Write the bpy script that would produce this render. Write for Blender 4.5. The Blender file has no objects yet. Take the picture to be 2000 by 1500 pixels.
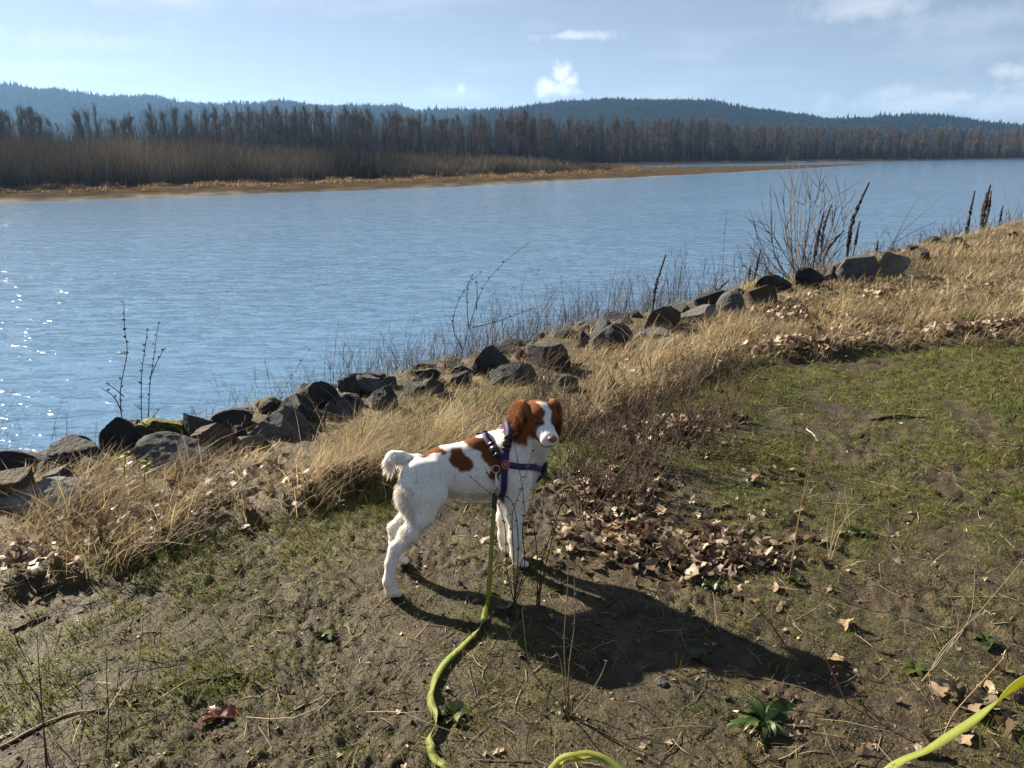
import bpy, math, random
import numpy as np
from mathutils import Vector

# ------------------------------------------------------------------ camera, sky, sun, exposure
sc = bpy.context.scene
C = sc.collection
PITCH = math.atan(460 / 1500.0)
CAMZ = 1.45
cam_d = bpy.data.cameras.new('camera')
cam = bpy.data.objects.new('camera', cam_d)
C.objects.link(cam)
sc.camera = cam
cam.location = (0, 0, CAMZ)
cam.rotation_euler = (math.pi / 2 - PITCH, 0, 0)
cam_d.sensor_width = 36.0
cam_d.lens = 27.0
cam_d.clip_start = 0.05
cam_d.clip_end = 30000.0

SUN_AZ, SUN_EL = math.radians(-51), math.radians(29.5)
SKY_STRENGTH = 0.061
SUN_STRENGTH = 4.9
EXPOSURE = 1.56
HAZE_DENSITY = 0.000060
sc.view_settings.view_transform = 'Standard'
sc.view_settings.look = 'None'
sc.view_settings.exposure = EXPOSURE
sc.view_settings.gamma = 1.0
sc.view_settings.use_curve_mapping = False
sc.render.engine = 'CYCLES'
sc.cycles.use_denoising = True
sc.cycles.max_bounces = 7
sc.cycles.diffuse_bounces = 3
sc.cycles.glossy_bounces = 3
sc.cycles.transmission_bounces = 4
sc.cycles.transparent_max_bounces = 8
sc.cycles.volume_bounces = 1
sc.cycles.sample_clamp_indirect = 6.0

CP, SP = math.cos(PITCH), math.sin(PITCH)


def ray(x, y):
    """direction through a spot of the view (2000 x 1500 grid), not normalised"""
    dx, dy = x - 1000.0, y - 750.0
    return np.array([dx, 1500 * CP - dy * SP, -(1500 * SP + dy * CP)]) / 1500.0


def on_z(x, y, z=0.0):
    r = ray(x, y)
    return np.array([0, 0, CAMZ]) + r * ((z - CAMZ) / r[2])


def on_y(x, y, Y):
    r = ray(x, y)
    return np.array([0, 0, CAMZ]) + r * (Y / r[1])


def nrm(v):
    v = np.asarray(v, float)
    return v / (np.linalg.norm(v, axis=-1, keepdims=True) + 1e-12)


world = bpy.data.worlds.new('World')
sc.world = world
world.use_nodes = True
wt = world.node_tree
wt.nodes.clear()


def wn(t, **k):
    n = wt.nodes.new(t)
    for a, b in k.items():
        setattr(n, a, b)
    return n


def wmath(op, a, b=None, clamp=False):
    n = wn('ShaderNodeMath', operation=op, use_clamp=clamp)
    for i, v in enumerate((a, b)):
        if v is None:
            continue
        if isinstance(v, (int, float)):
            n.inputs[i].default_value = v
        else:
            wt.links.new(v, n.inputs[i])
    return n.outputs[0]


sky = wn('ShaderNodeTexSky', sky_type='NISHITA', sun_disc=False)
sky.sun_elevation = SUN_EL
sky.sun_rotation = SUN_AZ
sky.altitude = 300
sky.air_density = 0.6
sky.dust_density = 0.22
sky.ozone_density = 3.2
# a soft milky winter sky: compress its range, keep its blue
sg = wn('ShaderNodeGamma')
sg.inputs['Gamma'].default_value = 0.66
wt.links.new(sky.outputs[0], sg.inputs['Color'])
ss = wn('ShaderNodeHueSaturation')
ss.inputs['Saturation'].default_value = 0.76
ss.inputs['Value'].default_value = 1.12
wt.links.new(sg.outputs[0], ss.inputs['Color'])
SKYCOL = ss.outputs[0]
tco = wn('ShaderNodeTexCoord')
DIR = tco.outputs['Generated']
cn = wn('ShaderNodeTexNoise')
cn.inputs['Scale'].default_value = 44.0
cn.inputs['Detail'].default_value = 7.0
cn.inputs['Roughness'].default_value = 0.6
wt.links.new(DIR, cn.inputs['Vector'])
cn2 = wn('ShaderNodeTexNoise')
cn2.inputs['Scale'].default_value = 7.0
cn2.inputs['Detail'].default_value = 5.0
mp = wn('ShaderNodeMapping')
mp.inputs['Scale'].default_value = (1, 1, 4.0)
wt.links.new(DIR, mp.inputs['Vector'])
wt.links.new(mp.outputs[0], cn2.inputs['Vector'])


def wdot(v):
    n = wn('ShaderNodeVectorMath', operation='DOT_PRODUCT')
    wt.links.new(DIR, n.inputs[0])
    n.inputs[1].default_value = tuple(v)
    return n.outputs['Value']


# drifting clouds: centre (seen at), half width, half height in view units, thickness, raggedness
CLOUDS = [(1094, 148, 24, 24, 1.0, 0.9), (1072, 168, 32, 22, 0.9, 0.9), (1114, 158, 22, 17, 0.8, 0.9), (1086, 172, 50, 18, 0.7, 0.9),
          (1120, 70, 95, 11, 0.55, 0.8), (1690, 8, 150, 36, 0.45, 0.6), (1850, 40, 190, 30, 0.20, 0.7),
          (1780, 205, 170, 26, 0.38, 0.8), (1740, 185, 70, 20, 0.35, 0.8), (1950, 205, 120, 26, 0.42, 0.8),
          (1985, 138, 60, 18, 0.5, 0.9), (900, 172, 12, 14, 0.5, 0.8), (150, 80, 200, 22, 0.10, 0.8),
          (2300, 150, 260, 50, 0.6, 1.0), (2500, 20, 300, 60, 0.5, 1.0), (1880, 190, 60, 14, 0.4, 1.0)]
total = None
for cx, cy, hw, hh, thick, rag in CLOUDS:
    c0 = nrm(ray(cx, cy))
    rx = nrm(np.cross(c0, [0, 0, 1]))
    ry = np.cross(rx, c0)
    k = 1500.0 * np.linalg.norm(1 / ray(cx, cy).max() * 0 + 1)
    f = np.linalg.norm(ray(cx, cy))
    x = wmath('MULTIPLY', wdot(rx), 1500.0 * f / hw)
    y = wmath('MULTIPLY', wdot(ry), 1500.0 * f / hh)
    front = wmath('GREATER_THAN', wdot(c0), 0.5)
    d2 = wmath('ADD', wmath('MULTIPLY', x, x), wmath('MULTIPLY', y, y))
    d = wmath('SQRT', d2)
    nz = wmath('MULTIPLY', wmath('SUBTRACT', cn.outputs['Fac'], 0.5), 3.2 * rag)
    m = wmath('SUBTRACT', wmath('ADD', 1.0, nz), d)
    m = wmath('MULTIPLY', m, 1.3, True)
    m = wmath('MULTIPLY', wmath('MULTIPLY', m, thick), front)
    total = m if total is None else wmath('MAXIMUM', total, m)
thin = wmath('MULTIPLY', wmath('SUBTRACT', cn2.outputs['Fac'], 0.52), 0.9, True)
total = wmath('ADD', total, thin, True)
mixc = wn('ShaderNodeMix', data_type='RGBA')
wt.links.new(total, mixc.inputs['Factor'])
wt.links.new(SKYCOL, mixc.inputs['A'])
# cloud brightness follows the sky it floats in, only whiter
hs = wn('ShaderNodeHueSaturation')
hs.inputs['Saturation'].default_value = 0.25
hs.inputs['Value'].default_value = 1.7
wt.links.new(SKYCOL, hs.inputs['Color'])
wt.links.new(hs.outputs[0], mixc.inputs['B'])
bg = wn('ShaderNodeBackground')
bg.inputs['Strength'].default_value = SKY_STRENGTH
wt.links.new(mixc.outputs['Result'], bg.inputs['Color'])
wo = wn('ShaderNodeOutputWorld')
wt.links.new(bg.outputs[0], wo.inputs['Surface'])

SUNDIR = np.array([math.sin(SUN_AZ) * math.cos(SUN_EL), math.cos(SUN_AZ) * math.cos(SUN_EL), math.sin(SUN_EL)])
sun_d = bpy.data.lights.new('sun', 'SUN')
sun_d.energy = SUN_STRENGTH
sun_d.angle = math.radians(0.53)
sun_d.color = (1.0, 0.88, 0.70)
sun = bpy.data.objects.new('sun', sun_d)
C.objects.link(sun)
sun.rotation_euler = Vector(SUNDIR).to_track_quat('Z', 'Y').to_euler()
sun.location = (-20, 20, 30)

# ------------------------------------------------------------------ helpers
rng = np.random.default_rng(7)
random.seed(7)


def _hash(ix, iy, iz, seed):
    h = (ix.astype(np.int64) * 374761393 + iy.astype(np.int64) * 668265263 + iz.astype(np.int64) * 1274126177 + seed * 974711) & 0xFFFFFFFF
    h = ((h ^ (h >> 13)) * 1103515245) & 0xFFFFFFFF
    h = ((h ^ (h >> 16)) * 2246822519) & 0xFFFFFFFF
    return ((h ^ (h >> 15)) & 0xFFFFFF) / float(0xFFFFFF)


def vnoise(x, y, z=0.0, seed=0):
    x, y, z = np.broadcast_arrays(np.asarray(x, float), np.asarray(y, float), np.asarray(z, float))
    fx, fy, fz = np.floor(x), np.floor(y), np.floor(z)
    tx, ty, tz = x - fx, y - fy, z - fz
    tx, ty, tz = tx * tx * (3 - 2 * tx), ty * ty * (3 - 2 * ty), tz * tz * (3 - 2 * tz)
    r = 0
    for dx in (0, 1):
        for dy in (0, 1):
            for dz in (0, 1):
                w = (tx if dx else 1 - tx) * (ty if dy else 1 - ty) * (tz if dz else 1 - tz)
                r = r + w * _hash(fx + dx, fy + dy, fz + dz, seed)
    return r * 2 - 1


def fbm(x, y, z=0.0, oct=4, seed=0, gain=0.5):
    a, s, t = 1.0, 0.0, 0.0
    for i in range(oct):
        s = s + a * vnoise(np.asarray(x) * 2 ** i, np.asarray(y) * 2 ** i, np.asarray(z) * 2 ** i, seed + 17 * i)
        t += a
        a *= gain
    return s / t


def sstep(a, b, x):
    t = np.clip((np.asarray(x, float) - a) / (b - a), 0, 1)
    return t * t * (3 - 2 * t)


class MB:
    """collects vertices, faces and vertex colours for ONE mesh"""

    def __init__(self):
        self.v, self.f3, self.f4, self.c, self.n = [], [], [], [], 0

    def add(self, V, F3=None, F4=None, col=None):
        V = np.asarray(V, float).reshape(-1, 3)
        if F3 is not None and len(F3):
            self.f3.append(np.asarray(F3, int).reshape(-1, 3) + self.n)
        if F4 is not None and len(F4):
            self.f4.append(np.asarray(F4, int).reshape(-1, 4) + self.n)
        if col is None:
            col = (1, 1, 1)
        col = np.asarray(col, float)
        if col.ndim == 1:
            col = np.tile(col[:3], (len(V), 1))
        self.c.append(col[:, :3])
        self.v.append(V)
        self.n += len(V)

    def tube(self, P, R, sides=5, col=None, cap=True):
        P = np.asarray(P, float)
        n = len(P)
        R = np.broadcast_to(np.asarray(R, float), (n,))
        T = np.gradient(P, axis=0)
        T = nrm(T)
        ref = np.array([0.31, 0.77, 0.12]) if abs(T[0][2]) > 0.6 else np.array([0.05, 0.1, 1.0])
        U = nrm(np.cross(T, ref))
        W = np.cross(T, U)
        a = np.arange(sides) * 2 * math.pi / sides
        V = P[:, None, :] + R[:, None, None] * (np.cos(a)[None, :, None] * U[:, None, :] + np.sin(a)[None, :, None] * W[:, None, :])
        i = np.arange(n - 1)[:, None] * sides
        j = np.arange(sides)[None, :]
        j2 = (j + 1) % sides
        F = np.stack([i + j, i + j2, i + sides + j2, i + sides + j], -1).reshape(-1, 4)
        f3 = None
        V = V.reshape(-1, 3)
        if cap:
            V = np.vstack([V, P[-1] + T[-1] * R[-1]])
            k = len(V) - 1
            b = (n - 1) * sides
            f3 = [(b + q, b + (q + 1) % sides, k) for q in range(sides)]
        self.add(V, f3, F, col)

    def ball(self, c, r, col=None, seed=0, rough=0.0, rings=4, seg=6):
        r = np.broadcast_to(np.asarray(r, float), (3,))
        V = [(0, 0, -1)]
        for i in range(1, rings):
            t = -math.pi / 2 + math.pi * i / rings
            for k in range(seg):
                p = 2 * math.pi * k / seg
                V.append((math.cos(t) * math.cos(p), math.cos(t) * math.sin(p), math.sin(t)))
        V.append((0, 0, 1))
        V = np.array(V)
        if rough:
            V = V * (1 + rough * vnoise(V[:, 0] * 1.7 + seed, V[:, 1] * 1.7, V[:, 2] * 1.7, seed))[:, None]
        f3, f4 = [], []
        for k in range(seg):
            f3.append((0, 1 + (k + 1) % seg, 1 + k))
            f3.append((len(V) - 1, len(V) - 1 - seg + k, len(V) - 1 - seg + (k + 1) % seg))
        for i in range(rings - 2):
            b = 1 + i * seg
            for k in range(seg):
                f4.append((b + k, b + (k + 1) % seg, b + seg + (k + 1) % seg, b + seg + k))
        self.add(V * r + np.asarray(c), f3, f4, col)

    def mesh(self, name, smooth=False):
        V = np.vstack(self.v) if self.v else np.zeros((0, 3))
        f3 = np.vstack(self.f3) if self.f3 else np.zeros((0, 3), int)
        f4 = np.vstack(self.f4) if self.f4 else np.zeros((0, 4), int)
        me = bpy.data.meshes.new(name)
        me.vertices.add(len(V))
        me.vertices.foreach_set('co', V.astype(np.float32).ravel())
        loops = np.concatenate([f3.ravel(), f4.ravel()]).astype(np.int32)
        starts = np.concatenate([np.arange(len(f3)) * 3, len(f3) * 3 + np.arange(len(f4)) * 4]).astype(np.int32)
        me.loops.add(len(loops))
        me.loops.foreach_set('vertex_index', loops)
        me.polygons.add(len(starts))
        me.polygons.foreach_set('loop_start', starts)
        me.update(calc_edges=True)
        me.validate()
        a = me.attributes.new('col', 'FLOAT_COLOR', 'POINT')
        cc = np.ones((len(V), 4), np.float32)
        cc[:, :3] = np.vstack(self.c)
        a.data.foreach_set('color', cc.ravel())
        if smooth:
            me.polygons.foreach_set('use_smooth', np.ones(len(me.polygons), bool))
        return me

    def build(self, name, mat, parent=None, smooth=False):
        return link(name, self.mesh(name, smooth), mat, parent)


def link(name, me, mat=None, parent=None):
    o = bpy.data.objects.new(name, me)
    C.objects.link(o)
    if mat is not None and me is not None and not me.materials:
        me.materials.append(mat)
    if parent is not None:
        o.parent = parent
    return o


def tag(o, label=None, cat=None, group=None, kind=None):
    for k, v in (('label', label), ('category', cat), ('group', group), ('kind', kind)):
        if v:
            o[k] = v
    return o


def empty(name, loc=(0, 0, 0), rz=0.0):
    o = bpy.data.objects.new(name, None)
    C.objects.link(o)
    o.location = tuple(loc)
    o.rotation_euler = (0, 0, rz)
    o.empty_display_size = 0.05
    return o


def local(P, root):
    """world points -> coordinates of an unrotated Empty"""
    return np.asarray(P, float) - np.array(root.location)


def copy_tree(o, parent=None):
    c = o.copy()
    C.objects.link(c)
    c.parent = parent
    for ch in o.children:
        copy_tree(ch, c)
    return c


def smoothline(P, n):
    """Catmull-Rom through the points"""
    P = np.asarray(P, float)
    Q = np.vstack([2 * P[0] - P[1], P, 2 * P[-1] - P[-2]])
    t = np.linspace(0, len(P) - 1 - 1e-6, n)
    i = t.astype(int)
    f = (t - i)[:, None]
    a, b, c, d = Q[i], Q[i + 1], Q[i + 2], Q[i + 3]
    return 0.5 * ((2 * b) + (c - a) * f + (2 * a - 5 * b + 4 * c - d) * f ** 2 + (3 * b - a - 3 * c + d) * f ** 3)


def blades(mb, root, lean, h, w, segs=3, col=None, tipcol=None, droop=0.5, face=None):
    """curved grass blades, one strip each; root (N,3), lean (N,3) sideways vector, h, w (N,)"""
    N = len(root)
    h, w = np.broadcast_to(h, (N,)), np.broadcast_to(w, (N,))
    if face is None:
        ang = rng.uniform(0, 2 * math.pi, N)
        face = np.stack([np.cos(ang), np.sin(ang), np.zeros(N)], 1)
    side = face
    L = 2 * segs + 1
    V = np.zeros((N, L, 3))
    K = np.zeros((N, L, 3))
    col = np.broadcast_to(np.asarray((1, 1, 1) if col is None else col, float), (N, 3))
    tipcol = col if tipcol is None else np.broadcast_to(np.asarray(tipcol, float), (N, 3))
    up = np.array([0, 0, 1.0])
    for k in range(segs + 1):
        t = k / segs
        z = h * (t - droop * t * t * np.linalg.norm(lean, axis=1) * 0.5)
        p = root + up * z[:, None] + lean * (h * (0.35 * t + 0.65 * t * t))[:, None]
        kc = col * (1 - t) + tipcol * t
        if k < segs:
            ww = w * (1 - 0.55 * t) * 0.5
            V[:, 2 * k] = p - side * ww[:, None]
            V[:, 2 * k + 1] = p + side * ww[:, None]
            K[:, 2 * k] = K[:, 2 * k + 1] = kc
        else:
            V[:, 2 * k] = p
            K[:, 2 * k] = kc
    base = (np.arange(N) * L)[:, None]
    f4 = []
    for k in range(segs - 1):
        f4.append(base + np.array([[2 * k, 2 * k + 1, 2 * k + 3, 2 * k + 2]]))
    f3 = base + np.array([[2 * segs - 2, 2 * segs - 1, 2 * segs]])
    mb.add(V.reshape(-1, 3), f3, np.vstack(f4) if f4 else None, K.reshape(-1, 3))


# ------------------------------------------------------------------ materials
def newmat(name):
    m = bpy.data.materials.new(name)
    m.use_nodes = True
    nt = m.node_tree
    b = nt.nodes['Principled BSDF']
    return m, nt, b


class NT:
    def __init__(self, nt):
        self.nt = nt

    def n(self, t, **k):
        x = self.nt.nodes.new(t)
        for a, b in k.items():
            setattr(x, a, b)
        return x

    def l(self, a, b):
        self.nt.links.new(a, b)

    def noise(self, vec, scale, detail=4.0, rough=0.5, dist=0.0):
        x = self.n('ShaderNodeTexNoise')
        x.inputs['Scale'].default_value = scale
        x.inputs['Detail'].default_value = detail
        x.inputs['Roughness'].default_value = rough
        x.inputs['Distortion'].default_value = dist
        if vec is not None:
            self.l(vec, x.inputs['Vector'])
        return x.outputs['Fac']

    def math(self, op, a, b=None, clamp=False):
        x = self.n('ShaderNodeMath', operation=op, use_clamp=clamp)
        for i, v in enumerate((a, b)):
            if v is None:
                continue
            if isinstance(v, (int, float)):
                x.inputs[i].default_value = v
            else:
                self.l(v, x.inputs[i])
        return x.outputs[0]

    def ramp(self, fac, stops):
        x = self.n('ShaderNodeValToRGB')
        e = x.color_ramp.elements
        while len(e) < len(stops):
            e.new(0.5)
        for el, (p, c) in zip(e, stops):
            el.position = p
            el.color = (*c[:3], 1) if not isinstance(c, (int, float)) else (c, c, c, 1)
        self.l(fac, x.inputs['Fac'])
        return x.outputs['Color']

    def mix(self, fac, a, b, blend='MIX'):
        x = self.n('ShaderNodeMix', data_type='RGBA', blend_type=blend)
        for key, v in (('Factor', fac), ('A', a), ('B', b)):
            if isinstance(v, (int, float)):
                x.inputs[key].default_value = v
            elif isinstance(v, tuple):
                x.inputs[key].default_value = (*v[:3], 1)
            else:
                self.l(v, x.inputs[key])
        return x.outputs['Result']

    def bump(self, h, strength, dist, normal=None):
        x = self.n('ShaderNodeBump')
        x.inputs['Strength'].default_value = strength
        x.inputs['Distance'].default_value = dist
        self.l(h, x.inputs['Height'])
        if normal is not None:
            self.l(normal, x.inputs['Normal'])
        return x.outputs['Normal']


def attr_mat(name, rough=0.7, transl=0.0, spec=0.3, tint=(1, 1, 1), vary=0.0, scale=8.0, objrand=0.0):
    """vertex colour 'col' times noise; optional light shining through thin blades"""
    m, nt, b = newmat(name)
    h = NT(nt)
    a = h.n('ShaderNodeAttribute', attribute_name='col')
    col = h.mix(1.0, a.outputs['Color'], tint, 'MULTIPLY')
    if vary:
        tc = h.n('ShaderNodeTexCoord')
        f = h.noise(tc.outputs['Object'], scale, 4)
        g = h.ramp(f, [(0.25, 1 - vary), (0.75, 1 + vary)])
        col = h.mix(1.0, col, g, 'MULTIPLY')
    if objrand:
        oi = h.n('ShaderNodeObjectInfo')
        g = h.ramp(oi.outputs['Random'], [(0.0, 1 - objrand), (1.0, 1 + objrand)])
        col = h.mix(1.0, col, g, 'MULTIPLY')
    h.l(col, b.inputs['Base Color'])
    b.inputs['Roughness'].default_value = rough
    b.inputs['Specular IOR Level'].default_value = spec
    if transl:
        tr = h.n('ShaderNodeBsdfTranslucent')
        h.l(col, tr.inputs['Color'])
        mx = h.n('ShaderNodeMixShader')
        mx.inputs[0].default_value = transl
        h.l(b.outputs[0], mx.inputs[1])
        h.l(tr.outputs[0], mx.inputs[2])
        h.l(mx.outputs[0], nt.nodes['Material Output'].inputs['Surface'])
    return m


def plain_mat(name, col, rough=0.6, spec=0.4, metal=0.0, vary=0.15, scale=40.0, bump=0.0, bscale=200.0):
    m, nt, b = newmat(name)
    h = NT(nt)
    tc = h.n('ShaderNodeTexCoord')
    f = h.noise(tc.outputs['Object'], scale, 5)
    lo = tuple(c * (1 - vary) for c in col)
    hi = tuple(min(1, c * (1 + vary)) for c in col)
    h.l(h.ramp(f, [(0.3, lo), (0.7, hi)]), b.inputs['Base Color'])
    b.inputs['Roughness'].default_value = rough
    b.inputs['Specular IOR Level'].default_value = spec
    b.inputs['Metallic'].default_value = metal
    if bump:
        h.l(h.bump(h.noise(tc.outputs['Object'], bscale, 4), 0.6, bump), b.inputs['Normal'])
    return m


M = {}
M['grass'] = attr_mat('grass_blades', 0.55, 0.45, 0.25)
M['leaf'] = attr_mat('dry_leaf', 0.5, 0.25, 0.4, vary=0.3, scale=60.0, objrand=0.35)
M['green'] = attr_mat('green_leaf', 0.4, 0.35, 0.45, vary=0.2, scale=40.0)
M['stem'] = attr_mat('dry_stem', 0.7, 0.0, 0.2, vary=0.25, scale=30.0)
M['twig'] = attr_mat('bare_twig', 0.9, 0.0, 0.03)
M['bark'] = attr_mat('tree_bark', 0.9, 0.0, 0.03)
M['pebble'] = attr_mat('pebble', 0.75, 0.0, 0.3, vary=0.2, scale=60)


def ground_mat():
    m, nt, b = newmat('muddy_ground')
    h = NT(nt)
    tc = h.n('ShaderNodeTexCoord')
    P = tc.outputs['Object']
    n1 = h.noise(P, 1.6, 6, 0.6)
    n2 = h.noise(P, 14, 6, 0.65)
    n3 = h.noise(P, 90, 4, 0.6)
    mud = h.ramp(n2, [(0.32, (0.014, 0.009, 0.004)), (0.52, (0.058, 0.039, 0.019)), (0.74, (0.140, 0.100, 0.055))])
    mud = h.mix(h.ramp(n1, [(0.35, 0.0), (0.7, 0.6)]), mud, (0.034, 0.025, 0.015))
    mud = h.mix(0.5, mud, h.ramp(n3, [(0.3, (0.45, 0.45, 0.45)), (0.7, (1.3, 1.3, 1.3))]), 'MULTIPLY')
    a = h.n('ShaderNodeAttribute', attribute_name='col')
    sep = h.n('ShaderNodeSeparateColor')
    h.l(a.outputs['Color'], sep.inputs[0])
    moss = h.ramp(n3, [(0.3, (0.024, 0.034, 0.003)), (0.55, (0.076, 0.090, 0.008)), (0.8, (0.140, 0.120, 0.020))])
    fm = h.math('MULTIPLY', sep.outputs['Red'], h.ramp(n2, [(0.38, 0.15), (0.58, 1.0)]))
    col = h.mix(fm, mud, moss)
    thatch = h.ramp(n3, [(0.3, (0.026, 0.018, 0.009)), (0.7, (0.110, 0.080, 0.042))])
    col = h.mix(sep.outputs['Green'], col, thatch)
    h.l(col, b.inputs['Base Color'])
    h.l(h.ramp(n1, [(0.3, 0.55), (0.7, 0.85)]), b.inputs['Roughness'])
    b.inputs['Specular IOR Level'].default_value = 0.35
    n4 = h.noise(P, 260, 4, 0.6)
    nb = h.bump(n4, 0.7, 0.004)
    nb = h.bump(n3, 0.9, 0.012, nb)
    h.l(nb, b.inputs['Normal'])
    return m


def rock_mat(name, dark, light, moss=0.0, brown=0.0):
    m, nt, b = newmat(name)
    h = NT(nt)
    tc = h.n('ShaderNodeTexCoord')
    P = tc.outputs['Object']
    oi = h.n('ShaderNodeObjectInfo')
    n1 = h.noise(P, 5, 6, 0.6)
    n2 = h.noise(P, 38, 5, 0.65)
    n3 = h.noise(P, 160, 3, 0.6)
    col = h.ramp(n1, [(0.3, dark), (0.7, light)])
    col = h.mix(0.6, col, h.ramp(n2, [(0.3, (0.6, 0.6, 0.62)), (0.7, (1.35, 1.33, 1.28))]), 'MULTIPLY')
    lich = h.ramp(h.noise(P, 17, 5, 0.7), [(0.60, 0.0), (0.66, 0.55)])
    col = h.mix(lich, col, (0.10, 0.10, 0.086))
    if brown:
        col = h.mix(h.math('MULTIPLY', h.ramp(n1, [(0.35, 1.0), (0.65, 0.2)]), brown), col, (0.075, 0.048, 0.028))
    if moss:
        ge = h.n('ShaderNodeNewGeometry')
        sp = h.n('ShaderNodeSeparateXYZ')
        h.l(ge.outputs['Normal'], sp.inputs[0])
        f = h.math('ADD', h.math('MULTIPLY', sp.outputs['Z'], 1.2), h.math('SUBTRACT', n2, 0.9))
        f = h.ramp(f, [(0.12, 0.0), (0.30, moss)])
        col = h.mix(f, col, h.ramp(n3, [(0.3, (0.06, 0.065, 0.006)), (0.7, (0.18, 0.175, 0.016))]))
    g = h.ramp(oi.outputs['Random'], [(0.0, 0.8), (1.0, 1.25)])
    col = h.mix(1.0, col, g, 'MULTIPLY')
    h.l(col, b.inputs['Base Color'])
    b.inputs['Roughness'].default_value = 0.75
    b.inputs['Specular IOR Level'].default_value = 0.25
    nb = h.bump(n3, 0.6, 0.005)
    nb = h.bump(n2, 0.9, 0.022, nb)
    h.l(nb, b.inputs['Normal'])
    return m


M['ground'] = ground_mat()
M['rock_dark'] = rock_mat('basalt_dark', (0.014, 0.015, 0.017), (0.050, 0.051, 0.054))
M['rock_grey'] = rock_mat('basalt_grey', (0.040, 0.041, 0.043), (0.108, 0.108, 0.108))
M['rock_pale'] = rock_mat('stone_pale', (0.085, 0.083, 0.078), (0.190, 0.184, 0.172))
M['rock_brown'] = rock_mat('stone_brown', (0.045, 0.034, 0.025), (0.105, 0.082, 0.060), brown=0.6)
M['rock_moss'] = rock_mat('basalt_mossy', (0.015, 0.015, 0.015), (0.045, 0.043, 0.040), moss=1.0)


def water_mat():
    m, nt, b = newmat('river_water')
    h = NT(nt)
    tc = h.n('ShaderNodeTexCoord')
    P = tc.outputs['Object']

    def mapped(rot, sx, sy):
        mp = h.n('ShaderNodeMapping')
        mp.inputs['Rotation'].default_value = (0, 0, rot)
        mp.inputs['Scale'].default_value = (sx, sy, 1)
        h.l(P, mp.inputs['Vector'])
        return mp.outputs[0]
    n1 = h.noise(mapped(0.25, 0.9, 1.8), 1.0, 3, 0.55, 0.4)
    n2 = h.noise(mapped(-0.2, 0.28, 0.5), 1.0, 2, 0.5, 0.3)
    n3 = h.noise(mapped(0.5, 3.0, 4.5), 1.0, 2, 0.5)
    gust = h.ramp(h.noise(mapped(0.3, 0.02, 0.05), 1.0, 3), [(0.3, 0.55), (0.7, 1.0)])
    n4 = h.ramp(h.noise(mapped(0.32, 0.55, 1.9), 1.0, 3, 0.5, 0.6), [(0.50, 0.0), (0.70, 1.0)])
    hh = h.math('ADD', h.math('MULTIPLY', n1, 0.34), h.math('ADD', h.math('MULTIPLY', n2, 0.55), h.math('MULTIPLY', n3, 0.08)))
    hh = h.math('ADD', hh, h.math('MULTIPLY', n4, 0.24))
    hh = h.math('MULTIPLY', hh, gust)
    h.l(h.bump(hh, 1.0, 0.30), b.inputs['Normal'])
    b.inputs['Base Color'].default_value = (0.104, 0.200, 0.335, 1)
    b.inputs['Roughness'].default_value = 0.09
    b.inputs['IOR'].default_value = 1.33
    b.inputs['Specular IOR Level'].default_value = 0.5
    return m


M['water'] = water_mat()
M['far_soil'] = attr_mat('far_bank_soil', 0.9, 0.0, 0.0, vary=0.6, scale=0.22)
M['hill'] = plain_mat('forest_floor', (0.007, 0.010, 0.008), 0.95, 0.0, vary=0.3, scale=0.01)
M['conifer'] = attr_mat('conifer_needles', 0.9, 0.0, 0.0)

# ------------------------------------------------------------------ ground
WATER_Z = -8.5
EU = np.array([-20, -3, 0.37, 1.56, 2.4, 3.4, 4.0, 4.84, 5.76, 6.75, 9, 30, 3000])
ES = np.array([2.8, 2.8, 2.74, 2.63, 2.50, 2.38, 2.40, 2.35, 2.0, 1.25, 0.8, 0.5, 0.5])


def us(X, Y):
    return (X + Y) / math.sqrt(2), (Y - X) / math.sqrt(2)


def xy(u, s):
    return (u - s) / math.sqrt(2), (u + s) / math.sqrt(2)


def grass_mask(X, Y):
    u, s = us(X, Y)
    e = np.interp(u, EU, ES) + 0.14 * fbm(X * 2.2, Y * 2.2, 0, 3, 5)
    return sstep(e - 0.03, e + 0.16, s) * (1 - sstep(4.0, 4.9, s) * 0.6)


def blob(X, Y, px_, py_, rx, ry, ang=0.0):
    c = on_z(px_, py_)
    dx, dy = X - c[0], Y - c[1]
    ca, sa = math.cos(ang), math.sin(ang)
    x, y = (dx * ca + dy * sa) / rx, (-dx * sa + dy * ca) / ry
    return np.exp(-(x * x + y * y))


def moss_mask(X, Y):
    u, s = us(X, Y)
    e = np.interp(u, EU, ES)
    band = np.exp(-((s - e + 0.16) / 0.17) ** 2) * sstep(-4, 0, u) * (1 - sstep(2.3, 3.4, u) * 0.6)
    right = sstep(0.3, 1.3, X) * sstep(2.2, 3.4, Y) * 1.15
    m = band * 1.9 + right + 1.2 * blob(X, Y, 320, 1180, 0.22, 0.07, 0.5) + 0.9 * blob(X, Y, 640, 1075, 0.06, 0.05) + 1.0 * blob(X, Y, 60, 1400, 0.2, 0.1, 0.4) + 0.9 * blob(X, Y, 420, 1330, 0.16, 0.07, 0.4)
    m = m + 0.8 * blob(X, Y, 120, 1290, 0.25, 0.12, 0.3) + 0.35
    nz = fbm(X * 3.1, Y * 3.1, 0, 4, 21)
    nz2 = fbm(X * 11, Y * 11, 0, 3, 23)
    return np.clip(m * (0.55 + 0.9 * nz + 0.55 * nz2), 0, 1)


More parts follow.
